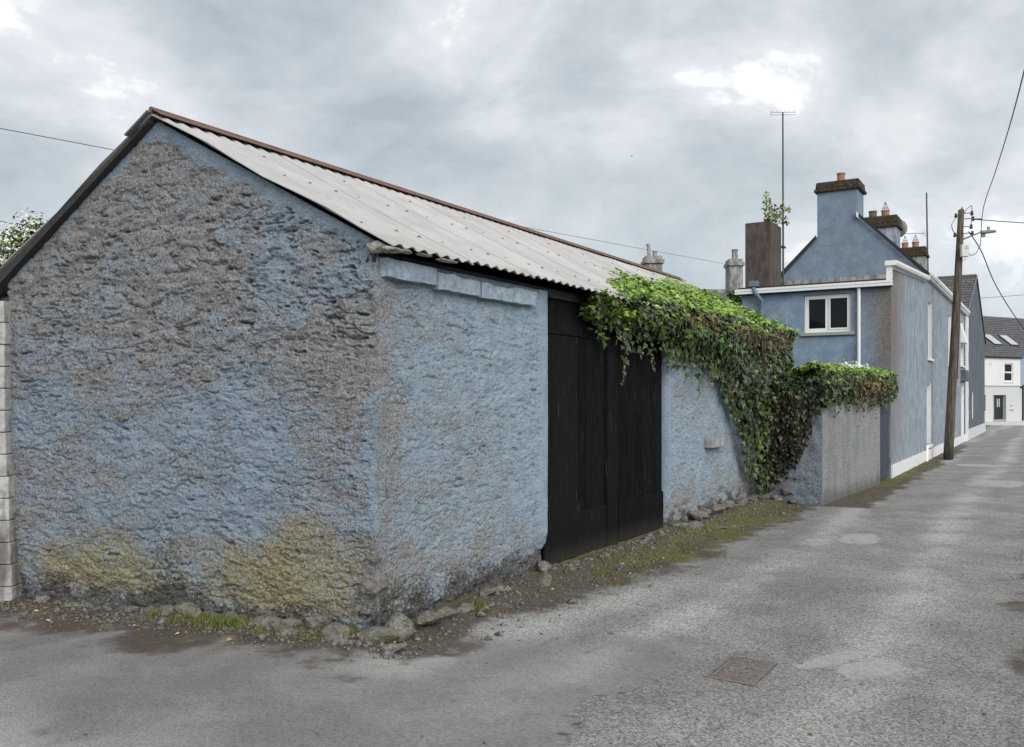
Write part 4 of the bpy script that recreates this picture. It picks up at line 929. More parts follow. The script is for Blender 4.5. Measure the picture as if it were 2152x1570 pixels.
m_ = MB(); p = e.lerp(mid_, .82); m_.tube([p - Vector((0, 0, .12)) + rt * .12, p, p + Vector((0, 0, .12)) + rt * .12], .011, 5); m_.tube([p + Vector((0, 0, .06)), p - rt * .06, p - Vector((0, 0, .06)), p + rt * .04, p + Vector((0, 0, .06))], .008, 5); m_.build('reflector', M['steel'], a2_)
for zz in (6.75, 6.1): piece('bracket', M['darksteel'], a2_, -.45, bot.x + .05, bot.y - .05, bot.y, zz, zz + .05)
dsh = thing('satellite_dish', tuple(ray(1893, 482, 31)), 'grey satellite dish mounted on the far side of the middle chimney', 'dish')
c0 = ray(1885, 481, 31.0); ax = (rt * .45 + fw * .85 + Vector((0, 0, .25))).normalized(); qx = ax.to_track_quat('Z', 'Y').to_matrix()
V = [c0]; F = []; n = 24
for r_i in range(1, 6):
    rr = .33 * r_i / 5
    for j in range(n): an = 2 * math.pi * j / n; V.append(c0 + qx @ Vector((rr * math.cos(an), rr * math.sin(an), .55 * rr * rr)))
for j in range(n): F.append((0, 1 + j, 1 + (j + 1) % n))
for r_i in range(4):
    for j in range(n): a = 1 + r_i * n; F.append((a + j, a + n + j, a + n + (j + 1) % n, a + (j + 1) % n))
m_ = MB(); m_.add(V, F); o = m_.build('reflector', M['greyc'], dsh, smooth=True); sm_ = o.modifiers.new('thick', 'SOLIDIFY'); sm_.thickness = .012
m_ = MB(); m_.tube([c0, c0 - ax * .12, Vector((-.36, 27.4, c0.z - .1))], .02, 6); m_.build('mount', M['darksteel'], dsh)
m_ = MB(); m_.tube([c0 + qx @ Vector((0, -.36, .07)), c0 + ax * .35], .010, 6); m_.build('feed_arm', M['darksteel'], dsh)

# ---------------------------------------------------------------- utility pole, lamp, box, cables
pole = thing('utility_pole', (1.632, 22.069, 0), 'leaning weathered timber utility pole beside the blue house wall', 'pole')
pb = Vector((1.632, 22.069, -.1)); D_ = 24.2; ptop = ray(2020, 441, 24.2)
MB().tube([pb.lerp(ptop, i / 12) for i in range(13)], [.128 - .0042 * i for i in range(13)], 16).build('shaft', M['pole'], pole, smooth=True)
MB().add([pb.lerp(ptop, .985) + v for v in (rt * .08, fw * .08, -rt * .08, -fw * .08)] + [ptop + rt * .03 + Vector((0, 0, .10))], [(0, 1, 4), (1, 2, 4), (2, 3, 4), (3, 0, 4)]).build('split_top', M['pole'], pole)
def at(z): k = (z + .1) / (ptop.z + .1); return pb.lerp(ptop, k)
m_ = MB(); m_.tube([at(2.2) + rt * .10 - fw * .07, at(6.2) + rt * .06 - fw * .05], .016, 6); m_.build('earth_cable', M['cable'], pole)
for i, (z, s_, ln) in enumerate([(6.75, 1, .30), (6.60, 1, .34), (6.38, 1, .30), (6.20, 1, .34), (6.68, -1, .14), (6.15, -1, .14)]):
    m_ = MB(); p = at(z); m_.tube([p, p + rt * ln * s_ + Vector((0, 0, .02))], .012, 6); b = m_.build('bracket', M['darksteel'], pole)
    q_ = p + rt * ln * s_; m_ = MB(); m_.tube([q_ + Vector((0, 0, -.05)), q_, q_ + Vector((0, 0, .02)), q_ + Vector((0, 0, .07))], [.03, .045, .03, .035], 8); m_.build('insulator', M['darksteel'], pole)
def cable(name, pts, r, lbl, group='overhead cables', parent=None, mt='cable'):
    m_ = MB(); m_.tube(pts, r, 6); o = m_.build(name, M[mt], parent)
    if not parent: tag(o, lbl, 'cable', group)
    return o
def sagline(a, b, sag, n=24): return [a.lerp(b, i / n) - Vector((0, 0, sag * 4 * (i / n) * (1 - i / n))) for i in range(n + 1)]
def spline(ps, n=8):
    out = []
    P = [ps[0]] + list(ps) + [ps[-1]]
    for i in range(len(ps) - 1):
        a, b, c, d = P[i:i + 4]
        for k in range(n):
            u = k / n; out.append(.5 * ((2 * b) + (c - a) * u + (2 * a - 5 * b + 4 * c - d) * u * u + (3 * b - a - 3 * c + d) * u ** 3))
    return out + [ps[-1]]
for pts in [[at(6.7) + rt * .05, at(6.9) + rt * .18, at(6.95) + rt * .28, at(6.6) + rt * .30, at(6.4) + rt * .28],
            [at(6.6) - rt * .15, at(6.45) - rt * .24, at(6.25) - rt * .18, at(6.15) - rt * .04],
            [at(6.3), at(5.85) + rt * .12, at(5.62) + rt * .30, at(5.66) + rt * .46, at(5.9) + rt * .58]]:
    cable('jumper_cable', spline(pts), .010, None, parent=pole)
A_ = at(5.9) + rt * .58
cable('overhead_cable', spline([A_, ray(2066, 440, 22), ray(2092, 360, 18.5), ray(2120, 270, 15), ray(2152, 150, 11.5), ray(2200, -60, 9)], 10), .009, 'twisted dark cable rising steeply from the pole to the upper right')
B_ = at(6.60) + rt * .30
m_ = MB(); m_.tube([B_ + rt * .05, B_ + rt * .28], .02, 8); m_.build('cable_clamp', M['darksteel'], pole)
cable('overhead_cable', sagline(B_, ray(2300, 474, 24.2), .03), .012, 'dark cable running nearly level from the pole top to the right edge')
cable('overhead_cable', spline([at(6.25) + rt * .24, ray(2062, 528, 25.2), ray(2095, 604, 27), ray(2152, 692, 29), ray(2230, 790, 32)], 10), .016, 'thick dark cable sloping down from the pole to the lower right')
cable('overhead_cable', sagline(ray(1990, 631, 55), ray(2300, 606, 55), .05), .014, 'thin level cable above the white house roof')
cable('overhead_cable', sagline(ray(-120, 247, 12), ray(1532, 556, 34.5), .02), .006, 'long thin cable passing behind the barn ridge to the far chimney')
cable('overhead_cable', sagline(ray(-120, 440, 13), ray(500, 560, 16), .02), .006, 'short thin cable visible above the blossoming bush at the left edge')
lamp = thing('street_lamp', tuple(at(5.75)), 'grey led street lamp on a short arm fixed to the utility pole', 'street lamp')
m_ = MB(); m_.tube([at(6.02) + rt * .03, ray(2064, 487, 23.9)], [.026, .018], 8); m_.build('arm', M['steel'], lamp)
h0 = ray(2060, 489, 23.9); h1 = ray(2093, 485, 23.7); hd = (h1 - h0).normalized(); sdn = hd.cross(Vector((0, 0, 1))).normalized(); upn = sdn.cross(hd)
def bar(a, b, w, h0_, h1_): return [a - sdn * w - upn * h0_, b - sdn * w - upn * h0_, b + sdn * w - upn * h0_, a + sdn * w - upn * h0_, a - sdn * w * .8 + upn * h1_, b - sdn * w * .8 + upn * h1_ * .4, b + sdn * w * .8 + upn * h1_ * .4, a + sdn * w * .8 + upn * h1_]
MB().hexa(bar(h0, h1, .11, .03, .05)).build('lamp_head', M['steel'], lamp, bevel=.01)
MB().hexa(bar(h0 + hd * .12, h1 - hd * .04, .09, .04, -.028)).build('lens', M['skyglass'], lamp)
MB().hexa(bar(h0 + hd * .02, h0 + hd * .12, .05, .13, -.035)).build('gear_box', M['steel'], lamp)
MB().tube([h0 + hd * .2 + upn * .03, h0 + hd * .2 + upn * .13], [.035, .04], 8).build('photocell', M['steel'], lamp)
bx_ = thing('junction_box', tuple(at(5.4) + rt * .1), 'cream electrical box with a yellow warning triangle on the pole', 'electrical box')
c0 = ray(2026.5, 527, 23.95)
def cb(c, w, h, d, dr=0): return [c - rt * w - fw * d - Vector((0, 0, h)), c + rt * w - fw * d - Vector((0, 0, h)), c + rt * w + fw * d - Vector((0, 0, h)), c - rt * w + fw * d - Vector((0, 0, h)), c - rt * w - fw * d + Vector((0, 0, h)), c + rt * w - fw * d + Vector((0, 0, h)), c + rt * w + fw * d + Vector((0, 0, h)), c - rt * w + fw * d + Vector((0, 0, h))]
MB().hexa(cb(c0, .10, .165, .06)).build('casing', M['cream'], bx_, bevel=.012)
tc = c0 + rt * .03 - fw * .063 + Vector((0, 0, .085))
MB().add([tc - rt * .048 - Vector((0, 0, .04)), tc + rt * .048 - Vector((0, 0, .04)), tc + Vector((0, 0, .05))], [(0, 1, 2)]).build('warning_triangle', M['blackgloss'], bx_)
tc2 = tc - fw * .002; MB().add([tc2 - rt * .038 - Vector((0, 0, .033)), tc2 + rt * .038 - Vector((0, 0, .033)), tc2 + Vector((0, 0, .038))], [(0, 1, 2)]).build('warning_face', M['yellow'], bx_)
tc3 = tc2 - fw * .002; MB().add([tc3 + rt * .004 + Vector((0, 0, .024)), tc3 - rt * .010 - Vector((0, 0, .004)), tc3 + rt * .001 - Vector((0, 0, .004)), tc3 - rt * .002 - Vector((0, 0, .026)), tc3 + rt * .010 + Vector((0, 0, .004)), tc3 + Vector((0, 0, .004))], [(0, 1, 2), (5, 2, 4), (2, 3, 4)]).build('lightning_mark', M['blackgloss'], bx_)
m_ = MB(); m_.tube(spline([c0 - Vector((0, 0, .165)) + rt * .03, c0 - Vector((0, 0, .26)) + rt * .02, c0 - Vector((0, 0, .24)) - rt * .04], 5), .012, 6); m_.build('cable_tail', M['cream'], bx_)

# ---------------------------------------------------------------- white house across the street (its own axes)
wo_ = ray(2065, 835, 62); wo_.z = 0
ca, sa = math.cos(R(YAW + 27.2)), math.sin(R(YAW + 27.2))
WX = lambda v: Vector((wo_.x + ca * v[0] - sa * v[1], wo_.y + sa * v[0] + ca * v[1], v[2]))
WH = thing('white_house', tuple(WX((0, 4, 0))), 'white terraced house with dark door and two roof windows at the lane end', 'house')
PW = lambda u, w, z: Vector((u, w, z))
m_ = MB(WX); wall_grid(m_, PW, -9, 4.25, 2.60, 4.55, [(2.42, 3.42, 2.82, 4.17)], .15); m_.build('upper_wall', M['whitewall'], WH)
m_ = MB(WX); wall_grid(m_, PW, -9, 4.25, -.4, 2.50, [(1.15, 2.62, -.03, 1.87), (-1.1, .33, .72, 1.88)], .30); m_.build('lower_wall', M['greywhite'], WH)
m_ = MB(WX); m_.box(-9, 4.3, -.07, 0, 2.50, 2.60); m_.build('string_course', M['greywhite'], WH)
m_ = MB(WX); m_.box(-9, 4.3, -.03, -.002, -.4, -.08); m_.build('plinth', M['greywhite'], WH)
def wwin(u0, u1, z0, z1, **k):
    P = lambda u, w, z: WX((u, w, z)); return window(WH, P, u0, u1, z0, z1, .13, **k)
wwin(2.42, 3.42, 2.82, 4.17, horiz=True); wwin(-1.1, .33, .72, 1.88, sashes=2, fm='darksteel')
m_ = MB(WX); m_.box(1.50, 2.56, .22, .31, .12, 1.86); dd = m_.build('door', M['blackgloss'], WH)
m_ = MB(WX); m_.box(1.15, 2.62, .02, .3, -.02, .12); m_.build('doorstep', M['sill'], WH)
m_ = MB(WX); m_.box(1.16, 1.495, .16, .29, .12, 1.86); m_.build('door_reveal', M['sill'], WH)
for (u0, u1, z0, z1) in [(1.86, 1.98, 1.0, 1.6), (2.08, 2.2, 1.0, 1.6), (1.98, 2.08, 1.25, 1.33)]:
    m_ = MB(WX); m_.box(u0, u1, .205, .218, z0, z1); o = m_.build('door_light', M['skyglass'], WH); o.parent = dd; o.location = ORG[o.name] - ORG[dd.name]
for (u, z, w) in [(3.2, 1.1, .12), (3.2, .78, .25)]:
    m_ = MB(WX); m_.box(u - w, u + w, -.02, -.002, z - .05, z + .05); m_.build('wall_plate', M['sill'], WH)
m_ = MB(WX); m_.tube([(.75, -.02, 4.1), (.75, -.12, 4.1), (.85, -.12, 4.0)], .02, 5); m_.build('wall_hook', M['greywhite'], WH)
m_ = MB(WX); m_.box(-9, 4.3, -.14, -.02, 4.50, 4.62); m_.build('gutter', M['blackgloss'], WH)
def wroof():
    a, b, c, d = WX((-9, -.12, 4.60)), WX((16, -.12, 4.60)), WX((16, 4.3, 8.05)), WX((-9, 4.3, 8.05))
    slate_roof('roof', a, b, c, d, M['slate'], WH, 22, 80, th=.03)
wroof()
rs = Vector((0, 4.42, 3.45)).normalized()
for u in (2.78, 4.72):
    nrm = Vector((0, -3.45, 4.42)).normalized()
    for name, e, hh, mt in (('skylight', 0., .09, 'blackgloss'), ('skylight_pane', .07, .10, 'skyglass')):
        P0 = Vector((u + e, -.12, 4.60)) + rs * (1.45 + e); q_ = []
        for (s_, r_) in [(0, 0), (1. - 2 * e, 0), (1. - 2 * e, 1.35 - 2 * e), (0, 1.35 - 2 * e)]: q_.append(P0 + Vector((s_, 0, 0)) + rs * r_)
        m_ = MB(WX); m_.hexa([p + nrm * .0 for p in q_] + [p + nrm * hh for p in q_]); o = m_.build(name, M[mt], WH)
        if name == 'skylight': par = o
        else: o.parent = par; o.location = ORG[o.name] - ORG[par.name]
m_ = MB(WX); P0 = Vector((3.2, -.12, 4.6)) + rs * 4.5; nrm = Vector((0, -3.45, 4.42)).normalized(); m_.hexa([P0, P0 + Vector((.4, 0, 0)), P0 + Vector((.4, 0, 0)) + rs * .3, P0 + rs * .3, P0 + nrm * .18, P0 + nrm * .18 + Vector((.4, 0, 0)), P0 + rs * .3 + nrm * .05 + Vector((.4, 0, 0)), P0 + rs * .3 + nrm * .05]); m_.build('roof_vent', M['blackgloss'], WH)
NB = thing('grey_house', tuple(WX((6.4, 4, 0))), 'sliver of grey painted house right of the white house', 'house')
m_ = MB(WX); m_.box(4.27, 8.4, .0, .3, 2.6, 4.55); m_.build('upper_wall', M['bluestone'], NB)
m_ = MB(WX); m_.box(4.27, 8.4, .0, .3, -.4, 2.58); m_.build('lower_wall', M['whitewall'], NB)
m_ = MB(WX); m_.tube([(4.45, -.08, 2.5), (4.45, -.08, 0)], .06, 8); m_.tube([(4.2, -.1, 2.45), (4.6, -.1, 2.55)], .07, 8); m_.build('drainpipe', M['blackgloss'], NB)
m_ = MB(WX); m_.box(4.27, 8.4, .3, .6, -.4, 4.5); m_.build('back_wall', M['bluestone'], NB)
m_ = MB(WX); m_.box(-12, 14, -1.9, -.035, -.35, -.05); tag(m_.build('pavement', M['greywhite'], None), 'pale footpath before the white house', None, None, 'structure')
m_ = MB(WX); m_.box(-.4, 2.8, -5.2, -4.8, -.146, -.139); tag(m_.build('road_line', M['white'], None), 'worn white line across the street', None, None, 'structure')

# ---------------------------------------------------------------- distant houses behind the barn
def far_house(name, c, w, l, ze, zr, lbl, chim):
    h = thing(name, (c.x, c.y, 0), lbl, 'house')
    F2 = lambda v: Vector((c.x, c.y, 0)) + rt * v[0] + fw * v[1] + Vector((0, 0, v[2]))
    m_ = MB(F2); m_.box(-w, w, 0, l, -.3, ze); m_.build('wall', M['greyc'], h)
    m_ = MB(F2); m_.add([(-w - .1, -.2, ze - .05), (w + .1, -.2, ze - .05), (w + .1, l / 2, zr), (-w - .1, l / 2, zr), (-w - .1, l + .2, ze - .05), (w + .1, l + .2, ze - .05)], [(0, 1, 2, 3), (3, 2, 5, 4), (0, 3, 4), (1, 5, 2)]); m_.build('roof', M['slate'], h)
    m_ = MB(F2); m_.box(-w - .1, w + .1, l / 2 - .08, l / 2 + .08, zr - .04, zr + .06); m_.build('ridge_tiles', M['greyc'], h)
    x0, x1, z1, caph = chim[:4]
    m_ = MB(F2); m_.box(x0, x1, l / 2 - .4, l / 2 + .4, ze, z1 - caph); ch = m_.build('chimney', M['greyc'], h)
    m_ = MB(F2); m_.box(x0 - .06, x1 + .06, l / 2 - .48, l / 2 + .48, z1 - caph, z1 - caph * .5); m_.box(x0 - .0, x1 + .0, l / 2 - .4, l / 2 + .4, z1 - caph * .5, z1); o = m_.build('chimney_cap', M['greyc'], h); o.parent = ch; o.location = ORG[o.name] - ORG[ch.name]
    for (px, r, hh, ln) in chim[4]:
        m_ = MB(F2); m_.tube([(px, l / 2, z1 - .02), (px + ln * .8, l / 2, z1 + hh * .8), (px + ln, l / 2, z1 + hh)], [r, r * .9, r * 1.1], 10); o = m_.build('chimney_pot', M['greyc'], h); o.parent = ch; o.location = ORG[o.name] - ORG[ch.name]
    return h
far_house('distant_house', ray(1375, 600, 30), 3.0, 6, 4.2, 5.65, 'distant house behind the barn showing only its pale chimney with a leaning pot', (.10, .72, 6.95, .28, [(.30, .07, .5, -.05), (.5, .09, .22, 0)]))
far_house('distant_house', ray(1545, 620, 36), 2.6, 6, 4.6, 6.42, 'distant grey house with a corniced chimney between barn and brown stack', (.42, 1.0, 7.78, .3, [(.74, .14, .46, 0)]))

# ---------------------------------------------------------------- leaves
LEAF_IVY = np.array([(0, 0, 0), (-.30, -.06, .03), (-.52, .30, .05), (-.26, .42, .02), (0, 1.0, .06), (.26, .42, .02), (.52, .30, .05), (.30, -.06, .03), (0, .36, -.07)])
FACE_IVY = np.array([(0, 8, 1), (1, 8, 2), (2, 8, 3), (3, 8, 4), (4, 8, 5), (5, 8, 6), (6, 8, 7), (7, 8, 0)])
LEAF_S = np.array([(0, 0, 0), (-.33, .42, .05), (0, 1, -.02), (.33, .42, .05)]); FACE_S = np.array([(0, 2, 1), (0, 3, 2)])
def leaves_mesh(name, P, N, T, size, mt, attrs, LV=LEAF_IVY, LF=FACE_IVY, origin=(0, 0, 0)):
    """P base points, N outward normals, T tip directions"""
    N = N / np.linalg.norm(N, axis=1)[:, None]; T = T - (T * N).sum(1)[:, None] * N; T /= np.linalg.norm(T, axis=1)[:, None] + 1e-9
    B = np.cross(T, N); n = len(P); k = len(LV)
    V = P[:, None] + size[:, None, None] * (LV[None, :, 0, None] * B[:, None] + LV[None, :, 1, None] * T[:, None] + LV[None, :, 2, None] * N[:, None])
    F = (LF[None] + (np.arange(n) * k)[:, None, None]).reshape(-1, 3)
    at_ = {a: np.repeat(v, k) for a, v in attrs.items()}
    return mesh(name, V.reshape(-1, 3) - np.array(origin), F, mt, False, at_)
ivy = thing('ivy', (.3, 7.5, 0), 'thick green ivy draped over the barn eave and yard wall', 'plant')
def interp(xs, ys): return lambda q: np.interp(q, xs, ys)
a_top = interp([3.2, 3.9, 4.5, 5.6, 6.7, 8.0, 9.5, 11.3], [.18, .05, -.40, -.60, -.72, -.95, -1.2, -1.5])
b_low = interp([2.6, 3.1, 3.5, 4.1, 4.8, 5.6, 6.3, 6.8, 7.2, 7.55, 8.0, 8.5, 9.0, 9.6, 9.9, 11.3], [2.66, 2.62, 2.55, 2.50, 2.45, 2.34, 2.27, 2.18, 2.02, 1.70, 1.20, .60, .34, .30, 1.8, 1.9])
bul = interp([2.9, 3.6, 4.3, 5.2, 6.5, 8.0, 9.3, 10.0, 11.35], [.02, .06, .12, .18, .23, .25, .26, .19, -.02])
rz = lambda x: 2.735 + (3.935 - 2.735) * (.17 - x) / 2.22 + .05
def prof(Y, tpar, inset=0.):
    """ivy blanket cross-section: t 0 high on the roof, 1 at the lowest hanging edge"""
    a = a_top(Y); lo = b_low(Y); bu = bul(Y) - inset
    K = [(a, rz(a) - inset * .6), (a * .6 + .05, rz(a * .6 + .05) + .05 * sst(0, -.4, a) - inset), (.16, rz(.16) + .02 + .05 * sst(3, 5, Y) - inset), (.05 + bu, 2.66 - inset * .3), (.06 + bu * .95, lo + (2.62 - lo) * .55), (.03 + bu * .45, lo)]
    X = np.stack([k[0] + 0 * Y for k in K], 0); Z = np.stack([k[1] + 0 * Y for k in K], 0); Z[:4] -= .05 * (1 - sst(3.4, 5.0, Y)) + .02
    s = np.clip(tpar, 0, .9999) * 5; i = s.astype(int); f = s - i; f = f * f * (3 - 2 * f) * .4 + f * .6
    ar = np.arange(len(Y)); x = X[i, ar] * (1 - f) + X[i + 1, ar] * f; z = Z[i, ar] * (1 - f) + Z[i + 1, ar] * f
    return x, z
def surf_normals(fn, A, B, e=.01):
    p = fn(A, B); pa = fn(A + e, B); pb_ = fn(A, np.clip(B + e, 0, 1)); q_ = fn(A, np.clip(B - e, 0, 1))
    ta = pa - p; tb = pb_ - q_; n = np.cross(ta, tb); n /= np.linalg.norm(n, axis=1)[:, None] + 1e-9; return p, n, tb
def S1(A, B, inset=0.):
    x, z = prof(A, B, inset); w = .05 * fbm(A * 2.2, B * 6, 3.3, 3); n_ = np.stack([x + w, A, z + w * .6], -1); return n_
# yard wall ivy: rounded mound along the wall top
def S2(A, B, inset=0.):
    """A along y 9.25..15.2, B 0 back .. 1 front bottom"""
    cx = .98 + (A - 9.54) * .054; r = .0 - inset; end = sst(9.2, 9.6, A) * sst(14.75, 14.2, A)
    lo = np.interp(A, [9.2, 9.6, 10.4, 11.3, 12.3, 13.3, 14.4, 15.2], [1.75, 1.58, 1.72, 1.64, 1.68, 1.62, 1.64, 1.72])
    K = [(cx - .55, 1.9 + 0 * A), (cx - .45, 2.13 + r), (cx - .1, 2.22 + r), (cx + .10 + r, 2.12 + r), (cx + .15 + r, 1.92 + 0 * A), (cx + .05 + r * .3, lo)]
    X = np.stack([k[0] + 0 * A for k in K], 0); Z = np.stack([k[1] + 0 * A for k in K], 0)
    s = np.clip(B, 0, .9999) * 5; i = s.astype(int); f = s - i; ar = np.arange(len(A))
    x = X[i, ar] * (1 - f) + X[i + 1, ar] * f; z = Z[i, ar] * (1 - f) + Z[i + 1, ar] * f
    x = cx + (x - cx) * (.55 + .45 * end); w = .045 * fbm(A * 2.5, B * 5, 7.3, 3)
    return np.stack([x + w, A, z + w * .7], -1)
def S3(A, B, inset=0.):
    """return face toward the camera: A across x 0..1.1, B 0 top .. 1 bottom"""
    lo = np.interp(A, [-.1, .2, .45, .62, .78, .92, 1.1], [.32, .40, .50, .66, 1.02, 1.50, 1.62])
    z = 2.12 + (lo - 2.12) * B; bulg = .30 * sst(.0, .18, B) * sst(1.0, .25, B) + .06; w = .05 * fbm(A * 3.5, z * 2.5, 1.3, 3)
    return np.stack([A + 0 * B, 9.50 - bulg + inset + w, z], -1)
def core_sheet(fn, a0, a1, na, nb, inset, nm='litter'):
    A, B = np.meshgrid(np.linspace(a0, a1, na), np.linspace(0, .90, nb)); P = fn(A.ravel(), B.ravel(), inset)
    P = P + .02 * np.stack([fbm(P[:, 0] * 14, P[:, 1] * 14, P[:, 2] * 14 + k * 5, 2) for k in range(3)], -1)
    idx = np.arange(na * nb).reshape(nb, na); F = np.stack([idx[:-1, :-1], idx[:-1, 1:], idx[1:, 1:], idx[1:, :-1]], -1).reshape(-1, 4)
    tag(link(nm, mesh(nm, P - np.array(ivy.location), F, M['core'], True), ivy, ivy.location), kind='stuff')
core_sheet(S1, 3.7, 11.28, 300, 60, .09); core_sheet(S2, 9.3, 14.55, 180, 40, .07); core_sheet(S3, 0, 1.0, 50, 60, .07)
# end caps of the masses
NP, NN, NT_, NS, AT, AD, AV = [], [], [], [], [], [], []
def scatter(fn, a0, a1, n, size, dead_fn, top_fn, b_min=0., down=(0, 0, -1), density=None, vr=(0, 1)):
    A = RNG.uniform(a0, a1, n); B = RNG.uniform(b_min, 1.0, n)
    if density is not None: k = RNG.random(n) < density(A, B); A, B = A[k], B[k]; n = len(A)
    A = A + RNG.normal(0, .01, n)
    p, nr_, tb = surf_normals(fn, A, B)
    flip = np.sign(nr_[:, 0] * 1.0 + nr_[:, 2] * .6 - nr_[:, 1] * .9); flip[flip == 0] = 1; nr_ = nr_ * flip[:, None]
    off = RNG.normal(.0, .028, n) - .01
    p = p + nr_ * off[:, None]
    # ragged hanging edge: some leaves drop lower
    dropm = (B > .93) & (RNG.random(n) < .7); p[:, 2] -= np.where(dropm, RNG.exponential(.06, n) * (.4 + .9 * (pn(A * 4, 1.5, .5) > 0)), 0)
    N = nr_ + RNG.normal(0, .42, (n, 3)) + np.array([.1, -.15, .25]); T = tb / (np.linalg.norm(tb, axis=1)[:, None] + 1e-9) + RNG.normal(0, .45, (n, 3)) + np.array([0, 0, -.35])
    s = size * RNG.uniform(.45, 1.5, n)
    up = top_fn(A, B, p, nr_); dd = dead_fn(A, B, p); dead = (RNG.random(n) < dd).astype(float) * RNG.uniform(.6, 1, n)
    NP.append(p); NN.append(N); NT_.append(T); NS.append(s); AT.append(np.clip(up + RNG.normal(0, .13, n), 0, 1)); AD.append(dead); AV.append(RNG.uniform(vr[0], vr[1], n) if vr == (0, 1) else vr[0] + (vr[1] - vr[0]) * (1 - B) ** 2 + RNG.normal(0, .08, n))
young_toplit = lambda A, B, p, nr_: np.clip(.05 + 1.0 * sst(.42, .85, nr_[:, 2]) + .25 * fbm(A * 1.5, B * 4, 2.2, 2), 0, 1)  # upward faces paler: young growth plus light from above, put into the tint
scatter(S1, 3.1, 11.34, 26000, .064, lambda A, B, p: .035 + .42 * sst(.42, .50, B) * sst(.66, .58, B) * sst(4.9, 5.8, A) * (fbm(A * 2.5, B * 5, 1., 2) > -.25), young_toplit,
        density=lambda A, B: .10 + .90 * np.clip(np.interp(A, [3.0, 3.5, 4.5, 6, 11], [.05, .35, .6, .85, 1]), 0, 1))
scatter(S2, 9.22, 14.72, 10500, .060, lambda A, B, p: .03 + .5 * sst(.60, .72, B) * sst(11.0, 11.6, A) * sst(13.6, 13.0, A) + .2 * sst(13.6, 14, A) * (B > .7) * (fbm(A * 4, B * 4, 4., 2) > 0), young_toplit)
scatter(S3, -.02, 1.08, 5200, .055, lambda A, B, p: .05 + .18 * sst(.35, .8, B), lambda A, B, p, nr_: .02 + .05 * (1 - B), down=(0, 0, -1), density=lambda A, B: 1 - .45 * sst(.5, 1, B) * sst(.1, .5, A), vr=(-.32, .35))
# a few loose runners feeling up the roof and down the wall
for k in range(60):
    y = RNG.uniform(5.6, 10.8); L_ = RNG.uniform(.1, .4); n = int(L_ / .03); t0 = float(a_top(y))
    q_ = np.linspace(0, L_, n); yy = y + q_ * RNG.uniform(-.9, .2); xx = t0 - q_ * RNG.uniform(.3, 1.); zz = rz(xx) + .02 + .02 * RNG.random(n) + .12 * (RNG.random() < .25) * q_
    NP.append(np.stack([xx, yy, zz], -1)); NN.append(np.tile([.3, -.2, 1.], (n, 1)) + RNG.normal(0, .3, (n, 3))); NT_.append(RNG.normal(0, 1, (n, 3)) + np.array([-.5, 0, 0])); NS.append(RNG.uniform(.04, .075, n)); AT.append(np.full(n, .85)); AD.append(np.zeros(n)); AV.append(RNG.random(n))
for k in range(130):
    y = RNG.uniform(3.5, 9.2) if k < 95 else RNG.uniform(9.4, 14.5); L_ = RNG.exponential(.11) + .04; n = max(2, int(L_ / .028)); fn = S1 if k < 95 else S2
    e_ = fn(np.array([y]), np.array([.97]))[0]; q_ = np.linspace(0, L_, n)
    NP.append(np.stack([e_[0] + RNG.normal(0, .012, n), e_[1] + q_ * RNG.uniform(-.35, .35) + RNG.normal(0, .015, n), e_[2] - q_], -1)); NN.append(np.tile([1., -.3, .2], (n, 1)) + RNG.normal(0, .35, (n, 3))); NT_.append(RNG.normal(0, .4, (n, 3)) + np.array([0, 0, -1.])); NS.append(RNG.uniform(.03, .075, n)); AT.append(np.full(n, .12)); AD.append((RNG.random(n) < .08) * .8); AV.append(RNG.random(n))
NP, NN, NT_ = np.concatenate(NP), np.concatenate(NN), np.concatenate(NT_); NS, AT, AD, AV = map(np.concatenate, (NS, AT, AD, AV))
camv = np.array(cam.location); dist = np.linalg.norm(NP - camv, axis=1) / NS; order = np.argsort(dist); near = order[:300]; rest = order[300:]
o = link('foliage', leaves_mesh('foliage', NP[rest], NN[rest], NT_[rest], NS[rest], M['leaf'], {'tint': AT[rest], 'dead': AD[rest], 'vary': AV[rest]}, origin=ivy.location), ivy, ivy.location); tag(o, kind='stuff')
LV = []
for k in range(8):
    ix = near[k::8]; sz = 1.
    LV.append(mesh('leaf', LEAF_IVY, [tuple(f) for f in FACE_IVY], M['leaf'], False, {'tint': np.full(9, float(AT[ix].mean()) * (.3 + k * .2)), 'dead': np.full(9, 0. if k < 7 else .6), 'vary': np.full(9, k / 8)}))
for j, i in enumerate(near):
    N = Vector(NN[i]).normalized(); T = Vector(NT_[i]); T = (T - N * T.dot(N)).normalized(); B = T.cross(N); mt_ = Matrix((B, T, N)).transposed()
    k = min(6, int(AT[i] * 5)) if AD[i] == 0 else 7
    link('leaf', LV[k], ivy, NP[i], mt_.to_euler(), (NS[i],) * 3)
# dry stems
m_ = MB()
for k in range(330):
    zone = random.random()
    if zone < .62:
        A = random.uniform(5.2, 11.2); B = random.gauss(.56, .045); fn = S1; r_ = random.uniform(.10, .35)
    elif zone < .85: A = random.uniform(9.6, 14.4); B = random.uniform(.55, .85); fn = S2; r_ = random.uniform(.1, .25)
    else: A = random.uniform(.1, .9); B = random.uniform(.1, .9); fn = S3; r_ = random.uniform(.1, .3)
    pts = []
    da, db = random.uniform(-1, 1) * r_, random.uniform(.0, 1) * r_ * .5
    for q_ in range(5):
        f = q_ / 4; P = fn(np.array([A + da * f]), np.array([min(.98, max(.02, B + db * f))]), 0.)[0]; pts.append(Vector(P) + Vector((.035 + random.uniform(-.02, .025), -.02 + random.uniform(-.02, .02), random.uniform(-.02, .02))))
    m_.tube(pts, random.uniform(.0025, .005), 4, cap=False)
o = m_.build('stems', M['stem'], ivy); tag(o, kind='stuff')

